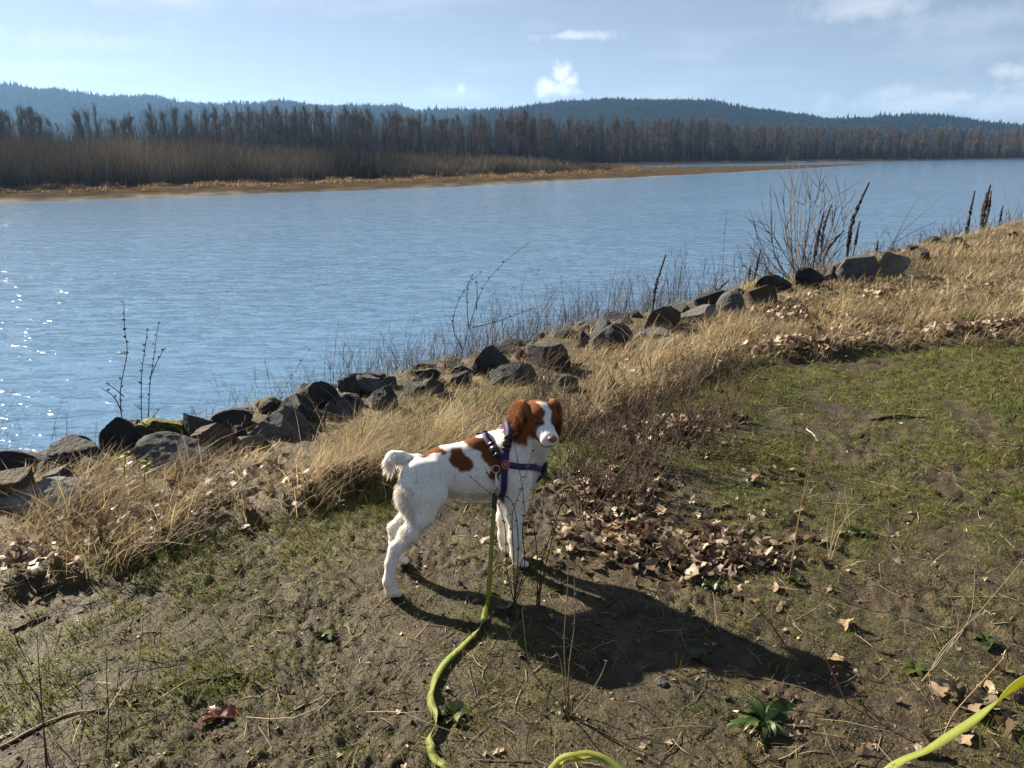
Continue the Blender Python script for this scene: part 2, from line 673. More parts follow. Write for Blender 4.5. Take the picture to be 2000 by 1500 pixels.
def terrain(X, Y, fine=True):
    X, Y = np.asarray(X, float), np.asarray(Y, float)
    u, s = us(X, Y)
    r = np.hypot(X, Y)
    z = 0.018 * fbm(X * 0.9, Y * 0.9, 0, 3, 3) * (1 - sstep(30, 60, r))
    g = grass_mask(X, Y)
    z = z + 0.045 * g
    drop = np.clip(s - 3.75, 0, None)
    z = z - np.where(drop > 0, 0.60 * drop * sstep(0, 0.7, drop), 0)
    z = np.maximum(z, -11.5)
    if fine:
        near = 1 - sstep(9, 16, r)
        m = moss_mask(X, Y)
        cl = fbm(X * 26, Y * 26, 0, 3, 31)
        cl2 = fbm(X * 60, Y * 60, 0, 2, 37)
        lump = fbm(X * 7, Y * 7, 0, 3, 41)
        amp = 0.12 + 1.15 * sstep(-0.35, 0.5, fbm(X * 1.6, Y * 1.6, 0, 3, 43))
        z = z + near * (0.012 * lump + amp * (0.013 * np.clip(cl, -0.5, 1) + 0.011 * cl2) + 0.012 * m)
    return z


def build_ground():
    rr = [0.9]
    while rr[-1] < 14:
        rr.append(rr[-1] * 1.0068)
    while rr[-1] < 50:
        rr.append(rr[-1] * 1.03)
    while rr[-1] < 9000:
        rr.append(rr[-1] * 1.16)
    rr = np.minimum(np.array(rr), 9000.0)
    th = np.concatenate([np.linspace(-0.78, 0.78, 460), np.linspace(0.78, 2 * math.pi - 0.78, 70)[1:-1]])
    R, T = np.meshgrid(rr, th, indexing='ij')
    X, Y = R * np.sin(T), R * np.cos(T)
    Z = terrain(X, Y)
    n, k = R.shape
    V = np.stack([X, Y, Z], -1).reshape(-1, 3)
    i = np.arange(n - 1)[:, None] * k
    j = np.arange(k)[None, :]
    j2 = (j + 1) % k
    F = np.stack([i + j, i + k + j, i + k + j2, i + j2], -1).reshape(-1, 4)
    V = np.vstack([V, [[0, 0, 0]]])
    f3 = [(len(V) - 1, q, (q + 1) % k) for q in range(k)]
    mb = MB()
    xs, ys = V[:, 0], V[:, 1]
    col = np.stack([moss_mask(xs, ys) * (1 - sstep(20, 60, np.hypot(xs, ys)) * 0.5), grass_mask(xs, ys), np.zeros(len(V))], 1)
    mb.add(V, f3, F, col)
    o = mb.build('ground', M['ground'], smooth=True)
    tag(o, kind='structure')


build_ground()

mb = MB()
mb.add([(-9000, -9000, WATER_Z), (9000, -9000, WATER_Z), (9000, 9000, WATER_Z), (-9000, 9000, WATER_Z)], None, [(0, 1, 2, 3)])
tag(mb.build('river_water', M['water']), kind='structure')

# ------------------------------------------------------------------ far bank, wood and hills
SHORE = [(-1700, 492), (-900, 440), (-400, 416), (0, 396), (250, 389), (500, 379), (760, 370), (1000, 359), (1200, 349), (1400, 338.5), (1550, 330), (1640, 324.5), (1700, 321)]
BACK = [(1700, 320), (1640, 321), (1500, 323.5), (1350, 325.5), (1262, 326)]


def far_land():
    A = np.array([on_z(x, y, WATER_Z) for x, y in SHORE])
    A = smoothline(A, 160)
    A[:, 1] += 2.2 * fbm(A[:, 0] * 0.05, A[:, 1] * 0.05, 0, 3, 88)
    xs = np.interp(np.linspace(0, 1, 160), np.linspace(0, 1, len(SHORE)), [p[0] for p in SHORE])
    bx = [p[0] for p in BACK][::-1]
    by = [p[1] for p in BACK][::-1]
    mb = MB()
    rows = 26
    V, K = [], []
    for i in range(160):
        f = A[i]
        az = nrm([f[0], f[1]])
        D = np.hypot(f[0], f[1])
        if xs[i] < 1262:
            Dk = D + np.interp(xs[i], [-900, 900, 1150, 1262], [420, 420, 330, 0.001 + np.linalg.norm(on_z(1262, 326, WATER_Z)[:2]) - D])
        else:
            Dk = max(D + 0.5, np.linalg.norm(on_z(xs[i], np.interp(xs[i], bx, by), WATER_Z)[:2]))
        for r in range(rows):
            t = (r / (rows - 1)) ** 1.7
            d = D - 4 + t * (Dk - D + 8)
            w = min(d - D, Dk - d)
            z = WATER_Z + (0.16 * w if w < 0 else np.interp(xs[i], [900, 1150, 1300], [1.5, 1.0, 0.35]) * (1 - math.exp(-w / 9.0)))
            p = np.array([az[0] * d, az[1] * d, z])
            p[2] += np.interp(xs[i], [900, 1300], [0.25, 0.08]) * float(fbm(p[0] * 0.06, p[1] * 0.06, 0, 3, 3)) * min(1, max(0, w) / 8)
            V.append(p)
            sand = np.array((0.19, 0.168, 0.138))
            weed = np.array((0.064, 0.048, 0.030))
            q = sstep(0.6, 3.2, w + 2.0 * float(fbm(p[0] * 0.09, p[1] * 0.09, 0, 3, 8)))
            K.append(sand * (1 - q) + weed * q)
    i = np.arange(159)[:, None] * rows
    j = np.arange(rows - 1)[None, :]
    F = np.stack([i + j, i + rows + j, i + rows + j + 1, i + j + 1], -1).reshape(-1, 4)
    mb.add(V, None, F, np.array(K))
    tag(mb.build('sandbar_land', M['far_soil'], smooth=True), kind='structure')
    # the bank across the back channel, running on to the right
    E = [(-2600, 372), (-1200, 348), (-500, 335), (200, 326), (900, 320.5), (1300, 318.3), (1700, 314.5), (2000, 309.3), (2400, 304.5), (3200, 300), (4600, 296)]
    E = smoothline(np.array([on_z(x, y, WATER_Z) for x, y in E]), 90)
    mb = MB()
    prof = [(-8, -1.2), (0, 0), (6, 0.5), (16, 1.3), (60, 1.6), (300, 1.8), (1200, 2), (7000, 2)]
    V, K = [], []
    for p in E:
        az = nrm(p[:2])
        D = np.hypot(p[0], p[1])
        for d, z in prof:
            V.append((az[0] * (D + d), az[1] * (D + d), WATER_Z + z))
            K.append((0.13, 0.10, 0.062) if d < 5 else (0.065, 0.046, 0.025))
    k = len(prof)
    i = np.arange(len(E) - 1)[:, None] * k
    j = np.arange(k - 1)[None, :]
    F = np.stack([i + j, i + k + j, i + k + j + 1, i + j + 1], -1).reshape(-1, 4)
    mb.add(V, None, F, np.array(K))
    tag(mb.build('far_bank', M['far_soil'], smooth=True), kind='structure')


far_land()


def ridge(name, prof, D, width, seed, ntrees, label, th=(15, 26)):
    """a wooded hill whose skyline follows the profile; D metres off"""
    xs = np.linspace(prof[0][0], prof[-1][0], 150)
    ys = np.interp(xs, [p[0] for p in prof], [p[1] for p in prof])
    top = np.array([on_y(x, y, D) for x, y in zip(xs, ys)])
    top[:, 2] -= th[0] * 0.75
    nv = 22
    V = np.zeros((150, nv, 3))
    for r in range(nv):
        t = r / (nv - 1)
        d = -width + 2 * width * t
        k = math.cos(math.pi * abs(d) / width * 0.5) ** 1.2
        base = WATER_Z + 1.0
        nz = fbm(top[:, 0] * 0.004 + r * 0.3, top[:, 0] * 0 + r * 0.35, 0, 4, seed)
        z = base + (top[:, 2] - base) * np.clip(k * (1 + 0.28 * nz * (1 - k ** 3)), 0, 1.0)
        sc_ = (D + d) / D
        V[:, r] = np.stack([top[:, 0] * sc_, top[:, 1] + d, z], 1)
    mb = MB()
    i = np.arange(149)[:, None] * nv
    j = np.arange(nv - 1)[None, :]
    F = np.stack([i + j, i + nv + j, i + nv + j + 1, i + j + 1], -1).reshape(-1, 4)
    mb.add(V.reshape(-1, 3), None, F)
    tag(mb.build(name, M['hill'], smooth=True), kind='structure')
    # conifers, joined: a far wood that reads as one mass
    r = np.random.default_rng(seed)
    N = ntrees
    a = r.uniform(0, 148.99, N)
    c = np.where(r.random(N) < 0.45, r.uniform(nv * 0.44, nv * 0.54, N), r.uniform(4, nv * 0.52, N))
    ia, ic = a.astype(int), np.clip(c.astype(int), 0, nv - 2)
    fa, fc = (a - ia)[:, None], (c - ic)[:, None]
    P = (V[ia, ic] * (1 - fa) + V[ia + 1, ic] * fa) * (1 - fc) + (V[ia, ic + 1] * (1 - fa) + V[ia + 1, ic + 1] * fa) * fc
    keep = V[ia, ic][:, 2] > WATER_Z + 3
    P = P[keep]
    N = len(P)
    clump = 0.75 + 0.5 * vnoise(P[:, 0] * 0.012, P[:, 1] * 0.012, 0, seed + 3)
    hgt = r.uniform(th[0], th[1], N) * clump * np.where(r.random(N) < 0.1, 1.35, 1.0)
    rad = hgt * r.uniform(0.16, 0.27, N)
    S = 5
    ang = r.uniform(0, 6.28, N)[:, None] + np.arange(S)[None, :] * 2 * math.pi / S
    tiers = [(0.0, 0.62, 1.0), (0.36, 1.0, 0.62)]
    mb = MB()
    shade = r.uniform(0.7, 1.35, N)
    colr = np.stack([0.014 * shade, 0.021 * shade, 0.015 * shade], 1)
    for z0, z1, rk in tiers:
        rv = rad[:, None] * rk * r.uniform(0.7, 1.25, (N, S))
        ring = np.stack([P[:, 0:1] + rv * np.cos(ang), P[:, 1:2] + rv * np.sin(ang), P[:, 2:3] + hgt[:, None] * z0 + 0 * ang], -1)
        tip = (P + np.stack([0 * hgt, 0 * hgt, hgt * z1], 1))[:, None, :]
        W = np.concatenate([ring, tip], 1).reshape(-1, 3)
        b = (np.arange(N) * (S + 1))[:, None]
        f3 = np.vstack([b + np.array([[q, (q + 1) % S, S]]) for q in range(S)])
        mb.add(W, f3, None, np.repeat(colr, S + 1, 0))
    tag(mb.build(name + '_conifer_wood', M['conifer']), label, 'forest', kind='stuff')
    return top


LEFT_RIDGE = [(-900, 150), (-500, 140), (-200, 158), (0, 167), (60, 172), (120, 178), (160, 183), (200, 193), (260, 190), (300, 188), (350, 196), (420, 203), (520, 197), (600, 203), (700, 206), (760, 208), (800, 214), (900, 214), (950, 217), (1000, 213), (1100, 216), (1200, 224), (1400, 250)]
RIGHT_RIDGE = [(800, 262), (900, 228), (960, 214), (1000, 211), (1050, 203), (1100, 198), (1180, 196), (1250, 196), (1300, 195), (1350, 196), (1400, 201), (1440, 208), (1480, 216), (1520, 217), (1560, 224), (1620, 229), (1700, 229), (1760, 226), (1830, 229), (1900, 235), (1940, 242), (2000, 250), (2200, 262), (2500, 276)]
ridge('hazy_left_hill', LEFT_RIDGE, 3600, 700, 11, 11000, 'pale hazy blue conifer forest on the long hill at far left', (16, 30))
rt = ridge('blue_right_hill', RIGHT_RIDGE, 2700, 500, 12, 10000, 'darker blue conifer forest on the hill behind the treeline', (11, 20))

# three thin radio masts on the right hill
for (mx, y0, y1, lab) in ((1457, 216, 198, 'tallest lattice radio mast on the slope of the blue hill'),
                          (1322, 198, 184, 'thin radio mast on the crest of the blue hill'),
                          (1249, 199, 187, 'short radio mast beside the pines on the blue hill')):
    b0, b1 = on_y(mx, y0, 2690), on_y(mx, y1, 2690)
    root = empty('radio_mast', b0)
    h_ = b1[2] - b0[2]
    for q in range(3):
        a_ = q * 2.094
        m_ = MB()
        m_.tube([(1.3 * math.cos(a_), 1.3 * math.sin(a_), -8), (0.5 * math.cos(a_), 0.5 * math.sin(a_), h_)], 0.22, 4, (0.3, 0.3, 0.32))
        m_.build('mast_leg', M['stem'], root)
    m_ = MB()
    for q in range(10):
        z_ = h_ * q / 10
        m_.tube([(-1.1 + .06 * q, 0, z_), (1.0 - .06 * q, .3, z_ + h_ / 12)], 0.12, 3, (0.3, 0.3, 0.32))
    m_.build('bracing', M['stem'], root)
    tag(root, lab, 'mast', 'radio masts on the hill')


# bare cottonwoods of the far bank
def bare_tree(seed, H=30.0, bushy=1.0, lean=0.0):
    r = np.random.default_rng(seed)
    tr, cr = MB(), MB()
    bc = np.array((0.075, 0.064, 0.052))
    n = 9
    t = np.linspace(0, 1, n)
    ax = np.cumsum(r.normal(0, 0.25, (n, 2)), 0) * t[:, None]
    P = np.stack([ax[:, 0] + lean * t * 3, ax[:, 1], t * H * 0.95], 1)
    tr.tube(P, 0.34 * (1 - t * 0.88) + 0.03, 6, bc)
    tips, dirs, rads = [], [], []
    limbs = int(20 * bushy) + 8
    for k in range(limbs):
        f = 0.06 + 0.86 * r.random() ** 1.15
        p0 = np.array([np.interp(f, t, P[:, q]) for q in range(3)])
        az = r.uniform(0, 6.283)
        L = H * r.uniform(0.13, 0.28) * (1.05 - 0.45 * f) * np.clip((1.05 - f) / 0.30, 0.35, 1)
        up = r.uniform(0.7, 1.9)
        d = nrm([math.cos(az), math.sin(az), up])
        d2 = nrm([math.cos(az) * 0.6, math.sin(az) * 0.6, up * 1.4])
        Q = np.array([p0, p0 + d * L * 0.45, p0 + d * L * 0.45 + d2 * L * 0.55])
        tr.tube(Q, [0.17 * (1.1 - f * 0.6), 0.11 * (1.1 - f * 0.6), 0.03], 4, bc)
        for q in range(8):
            g = r.uniform(0.2, 1.0)
            b0 = Q[0] * (1 - g) + Q[2] * g + r.normal(0, 0.2, 3)
            a2 = r.uniform(0, 6.283)
            e = nrm(d2 + 0.95 * np.array([math.cos(a2), math.sin(a2), r.uniform(-0.4, 0.9)]))
            l2 = L * r.uniform(0.25, 0.55)
            b1 = b0 + e * l2
            cr.tube([b0, b0 * .5 + b1 * .5 + r.normal(0, .1, 3), b1], [0.07, 0.05, 0.02], 3, bc * r.uniform(0.8, 1.2))
            for w in range(int(2.1 * bushy * L) + 1):
                tips.append(b0 + (b1 - b0) * r.uniform(0.15, 1.0))
                dirs.append(nrm(e + 1.0 * r.normal(0, 0.6, 3) + np.array([0, 0, 0.3])))
    tips, dirs = np.array(tips), np.array(dirs)
    N = len(tips)
    L = r.uniform(0.6, 2.0, N)[:, None]
    sd = nrm(np.cross(dirs, r.normal(0, 1, (N, 3))))
    w = 0.027
    V = np.stack([tips - sd * w, tips + sd * w, tips + dirs * L], 1).reshape(-1, 3)
    kc = np.array((0.225, 0.190, 0.150)) * r.uniform(0.7, 1.35, (N, 1))
    cr.add(V, np.arange(3 * N).reshape(-1, 3), None, np.repeat(kc, 3, 0))
    return tr.mesh('cottonwood_trunk'), cr.mesh('cottonwood_crown')


protos = []
for k in range(8):
    tm, cm = bare_tree(100 + k, 30.0, [1.0, 1.3, 0.7, 1.5, 0.85, 1.2, 1.7, 1.0][k], [0, .2, -.2, 0, .4, -.3, 0, .1][k])
    tm.materials.append(M['bark'])
    cm.materials.append(M['twig'])
    protos.append((tm, cm))

TOPX = [-400, -100, 0, 70, 110, 150, 200, 240, 270, 330, 400, 480, 560, 640, 700, 760, 850, 960, 1020, 1100, 1200, 1280, 1360, 1450, 1550, 1700, 1850, 2000, 2400]
TOPY = [190, 195, 200, 192, 222, 207, 192, 218, 210, 192, 197, 197, 202, 205, 201, 207, 211, 214, 210, 221, 222, 226, 219, 236, 240, 241, 246, 246, 252]
BASX = [-400, 0, 500, 1000, 1200, 1500, 2000, 2400]
BASD = [300, 335, 385, 470, 520, 625, 790, 900]
tr_rng = np.random.default_rng(5)
SECT = [(-1e9, 300, 'tall bare cottonwood in the thin leftmost stretch of the far treeline'),
        (300, 640, 'tall bare cottonwood in the far treeline behind the high willow thicket'),
        (640, 1000, 'tall bare cottonwood in the close dark middle of the far treeline'),
        (1000, 1450, 'bushy bare cottonwood in the far treeline below the blue hill'),
        (1450, 1e9, 'low looking bare cottonwood in the distant right end of the treeline')]
x = -150.0
count = 0
spots = []
while x < 2140:
    gap = np.interp(x, [-150, 0, 300, 700, 1000, 1500, 2000], [19, 22, 17, 12, 11, 10, 9])
    x += gap * min(tr_rng.gamma(2.2, 0.46), 2.6)
    spots.append((x, 0))
x = -150.0
while x < 2140:
    gap = np.interp(x, [-150, 0, 300, 700, 1000, 1500, 2000], [60, 60, 34, 24, 22, 20, 18])
    x += gap * tr_rng.uniform(0.4, 1.6)
    spots.append((x, 1))
for (x, back) in spots:
    D = np.interp(x, BASX, BASD) * tr_rng.uniform(0.97, 1.06) + back * tr_rng.uniform(15, 45)
    gz = WATER_Z + 1.6
    base = on_y(x, 300, D)
    base[2] = gz
    topy = np.interp(x, TOPX, TOPY) + tr_rng.normal(0, 5) * np.interp(x, [0, 1400, 2000], [1, .7, .45]) + (14 if tr_rng.random() < 0.25 else 0) * np.interp(x, [0, 2000], [1, .4]) + back * 6
    Ht = on_y(x, topy, D)[2] - gz
    k = int(tr_rng.integers(0, 8))
    if x > 1000 and tr_rng.random() < 0.6:
        k = [1, 3, 6, 5][k % 4]
    if x < 300 and tr_rng.random() < 0.6:
        k = [0, 2, 4, 7][k % 4]
    tree = empty('cottonwood_tree', base, tr_rng.uniform(0, 6.28))
    s_ = Ht / 30.0
    wd = s_ * tr_rng.uniform(0.6, 1.3)
    tree.scale = (wd, wd, s_)
    link('trunk', protos[k][0], None, tree)
    link('crown', protos[k][1], None, tree)
    lab = [q[2] for q in SECT if q[0] <= x < q[1]][0]
    adj = ['straight', 'full crowned', 'sparse thin', 'broad dense', 'slender leaning', 'twiggy', 'thickest crowned', 'plain'][k]
    if back:
        adj += ' half hidden'
    tag(tree, adj + ' ' + lab.replace('tall bare ', 'tall ').replace('bushy bare ', 'bare ').replace('low looking bare ', 'bare '), 'tree', 'bare trees of the far treeline')
    count += 1
print('cottonwoods', count)


def far_brush():
    r = np.random.default_rng(9)
    # willow thicket on the sandbar: one tangled mass
    mb = MB()
    tx = [-1400, -420, 0, 200, 400, 600, 800, 1000, 1120, 1210]
    base_y = [425, 385, 372, 366, 360, 355, 349, 342, 336, 331]
    top_y = [225, 258, 268, 270, 280, 285, 295, 306, 313, 322]
    N = 38000
    x = np.where(r.random(N) < 0.2, r.uniform(-1400, -420, N), r.uniform(-420, 1215, N))
    D0 = np.array([np.hypot(*on_z(a, b, WATER_Z + 1.3)[:2]) for a, b in zip(tx, base_y)])
    dep = np.interp(x, tx, D0) * 1.0
    back = r.beta(1.0, 1.6, N) * np.interp(x, tx, [110, 110, 110, 110, 105, 100, 85, 60, 40, 22])
    dd = dep + back
    az = (x - 1000.0) / np.array([1500 * CP + 450 * SP])
    dirs = nrm(np.stack([az, np.ones(N)], 1))
    root = np.stack([dirs[:, 0] * dd, dirs[:, 1] * dd, np.full(N, WATER_Z + 1.3)], 1)
    hy = np.interp(x, tx, top_y)
    Hh = (np.interp(x, tx, base_y) - hy) * dep / 1500.0 * 1.0
    nz = 0.95 + 0.28 * fbm(root[:, 0] * 0.07, root[:, 1] * 0.07, 0, 3, 4)
    h = np.clip(Hh, 0.8, None) * nz * r.uniform(0.45, 1.06, N) * np.clip(0.62 + back / 60, 0, 1)
    lean = np.concatenate([r.normal(0, 0.22, (N, 2)), np.zeros((N, 1))], 1)
    a = r.normal(0, 0.5, N)
    face = np.stack([np.cos(a), np.sin(a), 0 * a], 1)
    tone = np.clip(0.85 + 0.9 * fbm(root[:, 0] * 0.045, root[:, 1] * 0.045, 0, 3, 6), 0.35, 2)[:, None] * r.uniform(0.6, 1.4, (N, 1))
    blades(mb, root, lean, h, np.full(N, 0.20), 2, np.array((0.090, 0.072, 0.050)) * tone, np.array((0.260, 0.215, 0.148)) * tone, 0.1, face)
    # finer side twigs near the tops
    k2 = r.integers(0, N, 34000)
    rt_ = root[k2].copy()
    rt_[:, 2] += h[k2] * r.uniform(0.3, 0.9, len(k2))
    rt_[:, :2] += r.normal(0, 0.4, (len(k2), 2))
    ln = np.concatenate([r.normal(0, 0.6, (len(k2), 2)), np.zeros((len(k2), 1))], 1)
    a = r.normal(0, 0.6, len(k2))
    blades(mb, rt_, ln, r.uniform(0.7, 1.7, len(k2)), np.full(len(k2), 0.09), 1, np.array((0.250, 0.205, 0.142)) * tone[k2], None, 0.1, np.stack([np.cos(a), np.sin(a), 0 * a], 1))
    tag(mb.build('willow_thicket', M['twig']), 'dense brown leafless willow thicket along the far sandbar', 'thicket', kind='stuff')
    # tawny tussocks between thicket and beach
    mb = MB()
    N = 32000
    x = np.where(r.random(N) < 0.2, r.uniform(-1400, -420, N), r.uniform(-420, 1330, N))
    sx = [p[0] for p in SHORE]
    sy = [p[1] for p in SHORE]
    yy = np.interp(x, sx, sy)
    D1 = np.interp(x, [p[0] for p in SHORE], [np.hypot(*on_z(a, b, WATER_Z)[:2]) for a, b in SHORE])
    dep = np.interp(x, tx + [1330], list(D0) + [D0[-1] + 60])
    f = r.beta(3, 1.3, N)
    dd = D1 + 5 + (dep - D1) * f
    az = (x - 1000.0) / (1500 * CP + 400 * SP)
    dirs = nrm(np.stack([az, np.ones(N)], 1))
    root = np.stack([dirs[:, 0] * dd, dirs[:, 1] * dd, np.full(N, WATER_Z + 1.2)], 1)
    cl = vnoise(root[:, 0] * 0.30, root[:, 1] * 0.30, 0, 77)
    keep = cl > -0.1
    root, f, cl = root[keep], f[keep], cl[keep]
    N = len(root)
    h = r.uniform(0.5, 1.0, N) * (0.5 + 0.9 * f) * (0.6 + 1.6 * cl)
    lean = np.concatenate([r.normal(0.1, 0.5, (N, 2)), np.zeros((N, 1))], 1)
    tone = r.uniform(0.7, 1.3, (N, 1))
    a = r.normal(0, 0.6, N)
    blades(mb, root, lean, h, np.full(N, 0.22), 2, np.array((0.13, 0.078, 0.032)) * tone, np.array((0.27, 0.185, 0.090)) * tone, 0.5, np.stack([np.cos(a), np.sin(a), 0 * a], 1))
    tag(mb.build('sandbar_grass', M['grass']), 'tawny dry grass tussocks along the sandbar beach', 'grass', kind='stuff')
    # the wood behind the front trees: trunks and twigs too far to tell apart
    mb = MB()
    N = 46000
    x = -1200 + 3900 * r.random(N) ** np.where(r.random(N) < 0.5, 0.85, 1.0)
    okk = r.random(N) < np.interp(x, [-300, 150, 400, 800, 1100, 2200], [0.30, 0.35, 0.75, 1, 1, 1])
    x = x[okk]
    N = len(x)
    D = np.interp(x, BASX, BASD) + r.uniform(10, 130, N)
    az = (x - 1000.0) / (1500 * CP + 450 * SP)
    root = np.stack([az * D, D, np.full(N, WATER_Z + 1.6)], 1)
    dyy = np.interp(x, TOPX, TOPY) - 750.0
    fullh = CAMZ - (1500 * SP + dyy * CP) / (1500 * CP - dyy * SP) * D - root[:, 2]
    h = fullh * np.clip(0.93 + 0.22 * fbm(root[:, 0] * 0.05, root[:, 1] * 0.05, 0, 3, 15), 0.3, 1) * r.uniform(0.35, 1.0, N)
    lean = np.concatenate([r.normal(0, 0.07, (N, 2)), np.zeros((N, 1))], 1)
    tone = r.uniform(0.7, 1.3, (N, 1))
    a = r.normal(0, 0.6, N)
    blades(mb, root, lean, h, r.uniform(0.12, 0.42, N), 2, np.array((0.080, 0.066, 0.052)) * tone, np.array((0.122, 0.105, 0.086)) * tone, 0.1, np.stack([np.cos(a), np.sin(a), 0 * a], 1))
    k2 = r.integers(0, N, 40000)
    rt_ = root[k2].copy()
    rt_[:, 2] += h[k2] * r.uniform(0.15, 0.97, len(k2))
    rt_[:, :2] += r.normal(0, 1.0, (len(k2), 2))
    ln = np.concatenate([r.normal(0, 0.7, (len(k2), 2)), np.zeros((len(k2), 1))], 1)
    a = r.normal(0, 0.6, len(k2))
    blades(mb, rt_, ln, r.uniform(1.0, 3.0, len(k2)), np.full(len(k2), 0.11), 1, np.array((0.130, 0.112, 0.092)) * tone[k2], None, 0.1, np.stack([np.cos(a), np.sin(a), 0 * a], 1))
    tag(mb.build('deep_wood', M['twig']), 'leafless wood filling in behind the front cottonwoods', 'wood', kind='stuff')
    # scrub at the feet of the trees
    mb = MB()
    N = 27000
    x = r.uniform(-1200, 2700, N)
    D = np.interp(x, BASX, BASD) * r.uniform(0.93, 1.08, N)
    az = (x - 1000.0) / (1500 * CP + 450 * SP)
    root = np.stack([az * D, D, np.full(N, WATER_Z + 1.5)], 1)
    nz = 0.6 + 0.6 * fbm(root[:, 0] * 0.04, root[:, 1] * 0.04, 0, 3, 14)
    h = np.clip(r.uniform(2.0, 9.0, N) * nz, 0.8, None)
    lean = np.concatenate([r.normal(0, 0.3, (N, 2)), np.zeros((N, 1))], 1)
    tone = r.uniform(0.7, 1.3, (N, 1))
    a = r.normal(0, 0.6, N)
    blades(mb, root, lean, h, np.full(N, 0.26), 2, np.array((0.050, 0.040, 0.030)) * tone, np.array((0.085, 0.066, 0.046)) * tone, 0.2, np.stack([np.cos(a), np.sin(a), 0 * a], 1))
    tag(mb.build('treeline_undergrowth', M['twig']), 'dark leafless undergrowth at the feet of the far treeline', 'undergrowth', kind='stuff')


far_brush()

# ------------------------------------------------------------------ boulders along the bank
ROCKS = [  # seen extent x0, x1, y0, y1, material, label
    (-30, 76, 926, 985, 'brown', 'rough brown grey boulder cut by the left edge beside the bank twigs'),
    (70, 142, 919, 975, 'grey', 'upright grey wedge boulder between the brown boulder and dark slabs'),
    (-40, 150, 954, 1020, 'pale', 'long pale sunlit slab lowest at the left edge'),
    (112, 212, 934, 980, 'grey', 'cracked grey boulder just above the pale slab'),
    (96, 226, 866, 925, 'dark', 'broad dark dome boulder below the upright boulder at left'),
    (122, 208, 898, 938, 'dark', 'flat dark wedge boulder under the broad dark dome'),
    (198, 270, 818, 900, 'dark', 'tall upright dark boulder standing left of the mossy one'),
    (256, 352, 823, 878, 'moss', 'dark boulder capped with bright yellow green moss'),
    (230, 388, 864, 935, 'grey', 'wide slate grey boulder under the mossy boulder'),
    (174, 230, 923, 955, 'brown', 'small rounded tan stone by the green sprout'),
    (352, 424, 808, 872, 'grey', 'pointed grey boulder right of the mossy boulder'),
    (418, 490, 804, 842, 'dark', 'dark flat topped boulder with a reddish chip right of the pointed grey one'),
    (380, 452, 835, 890, 'brown', 'brownish sloping boulder in the grass below the pointed grey one'),
    (444, 480, 832, 862, 'dark', 'small dark filler stone under the flat topped boulder'),
    (474, 594, 806, 864, 'grey', 'large sloping grey boulder half sunk in dry grass'),
    (530, 624, 776, 832, 'dark', 'large angular dark boulder above the big sloping grey one'),
    (464, 522, 848, 880, 'pale', 'pale low stone poking from dry grass'),
    (596, 658, 750, 802, 'dark', 'blocky black boulder with a squared top'),
    (506, 548, 778, 808, 'moss', 'small stone with a tuft of moss behind the angular boulders'),
    (620, 664, 788, 828, 'grey', 'small ridged grey stone under the blocky black boulder'),
    (652, 718, 731, 775, 'dark', 'dark boulder with a slanting top right of the blocky black one'),
    (692, 756, 734, 776, 'grey', 'peaked grey boulder in the middle of the row'),
    (744, 784, 738, 764, 'grey', 'small grey stone right of the peaked boulder'),
    (698, 778, 759, 808, 'dark', 'dark wedge boulder in front of the peaked one'),
    (650, 710, 769, 794, 'grey', 'flat grey stone wedged between dark boulders'),
    (616, 698, 790, 828, 'grey', 'jagged grey stone at the grass edge below the dark wedge'),
    (802, 858, 723, 755, 'dark', 'dark pointed boulder above the tan grass left of the dog head'),
    (822, 868, 740, 774, 'grey', 'grey leaning stone in front of the dark pointed boulder'),
    (880, 920, 729, 758, 'dark', 'low dark stone beside the thin budded weed'),
    (784, 826, 750, 776, 'grey', 'dull grey stone half hidden in grass behind the dog back'),
    (922, 1018, 684, 742, 'dark', 'big black angular boulder with a sharp peak above the dog'),
    (948, 1046, 714, 756, 'grey', 'smooth grey slab sloping in front of the black peaked boulder'),
    (1036, 1114, 675, 726, 'grey', 'squarish grey boulder right of the black peaked one'),
    (1088, 1130, 738, 768, 'grey', 'small grey stone sunk in the grass above the dog ear'),
    (1180, 1226, 738, 784, 'dark', 'dark stone in the grass behind the brown weeds'),
    (1124, 1166, 649, 682, 'dark', 'small black stone at the left of the slabby group'),
    (1130, 1202, 645, 686, 'grey', 'grey slab tilted towards the river among slabs'),
    (1176, 1240, 637, 684, 'dark', 'dark smooth slab with a curved top'),
    (1232, 1304, 645, 676, 'grey', 'flat grey stone below the brown block'),
    (1224, 1314, 662, 696, 'pale', 'pale broad flat stone at the grass edge below the brown block'),
    (1258, 1322, 603, 652, 'brown', 'square brown block standing on edge'),
    (1296, 1332, 599, 640, 'dark', 'black stone tucked behind the brown block'),
    (1326, 1410, 601, 636, 'pale', 'long pale slab lying level right of the brown block'),
    (1354, 1410, 571, 604, 'dark', 'dark wedge stone above the level pale slab'),
    (1404, 1462, 571, 616, 'grey', 'cube like grey boulder with a lit left face'),
    (1450, 1516, 559, 604, 'brown', 'reddish brown stone right of the cube like boulder'),
    (1470, 1544, 539, 572, 'dark', 'dark low stone under the bare shrub'),
    (1550, 1614, 523, 564, 'dark', 'black jagged boulder right of the bare shrub foot'),
    (1610, 1642, 521, 552, 'grey', 'narrow grey stone between the black jagged and leaning boulders'),
    (1638, 1714, 503, 556, 'grey', 'leaning grey boulder with a dark peak next to the pale dome'),
    (1718, 1792, 495, 546, 'pale', 'pale grey domed boulder last of the big ones'),
    (1782, 1826, 487, 512, 'brown', 'low brown stone right of the pale dome'),
    (1870, 1898, 475, 491, 'brown', 'far small stone below the row of tall dark stalks'),
    (1970, 1992, 453, 465, 'dark', 'tiny far stone near the right edge of the bank'),
]


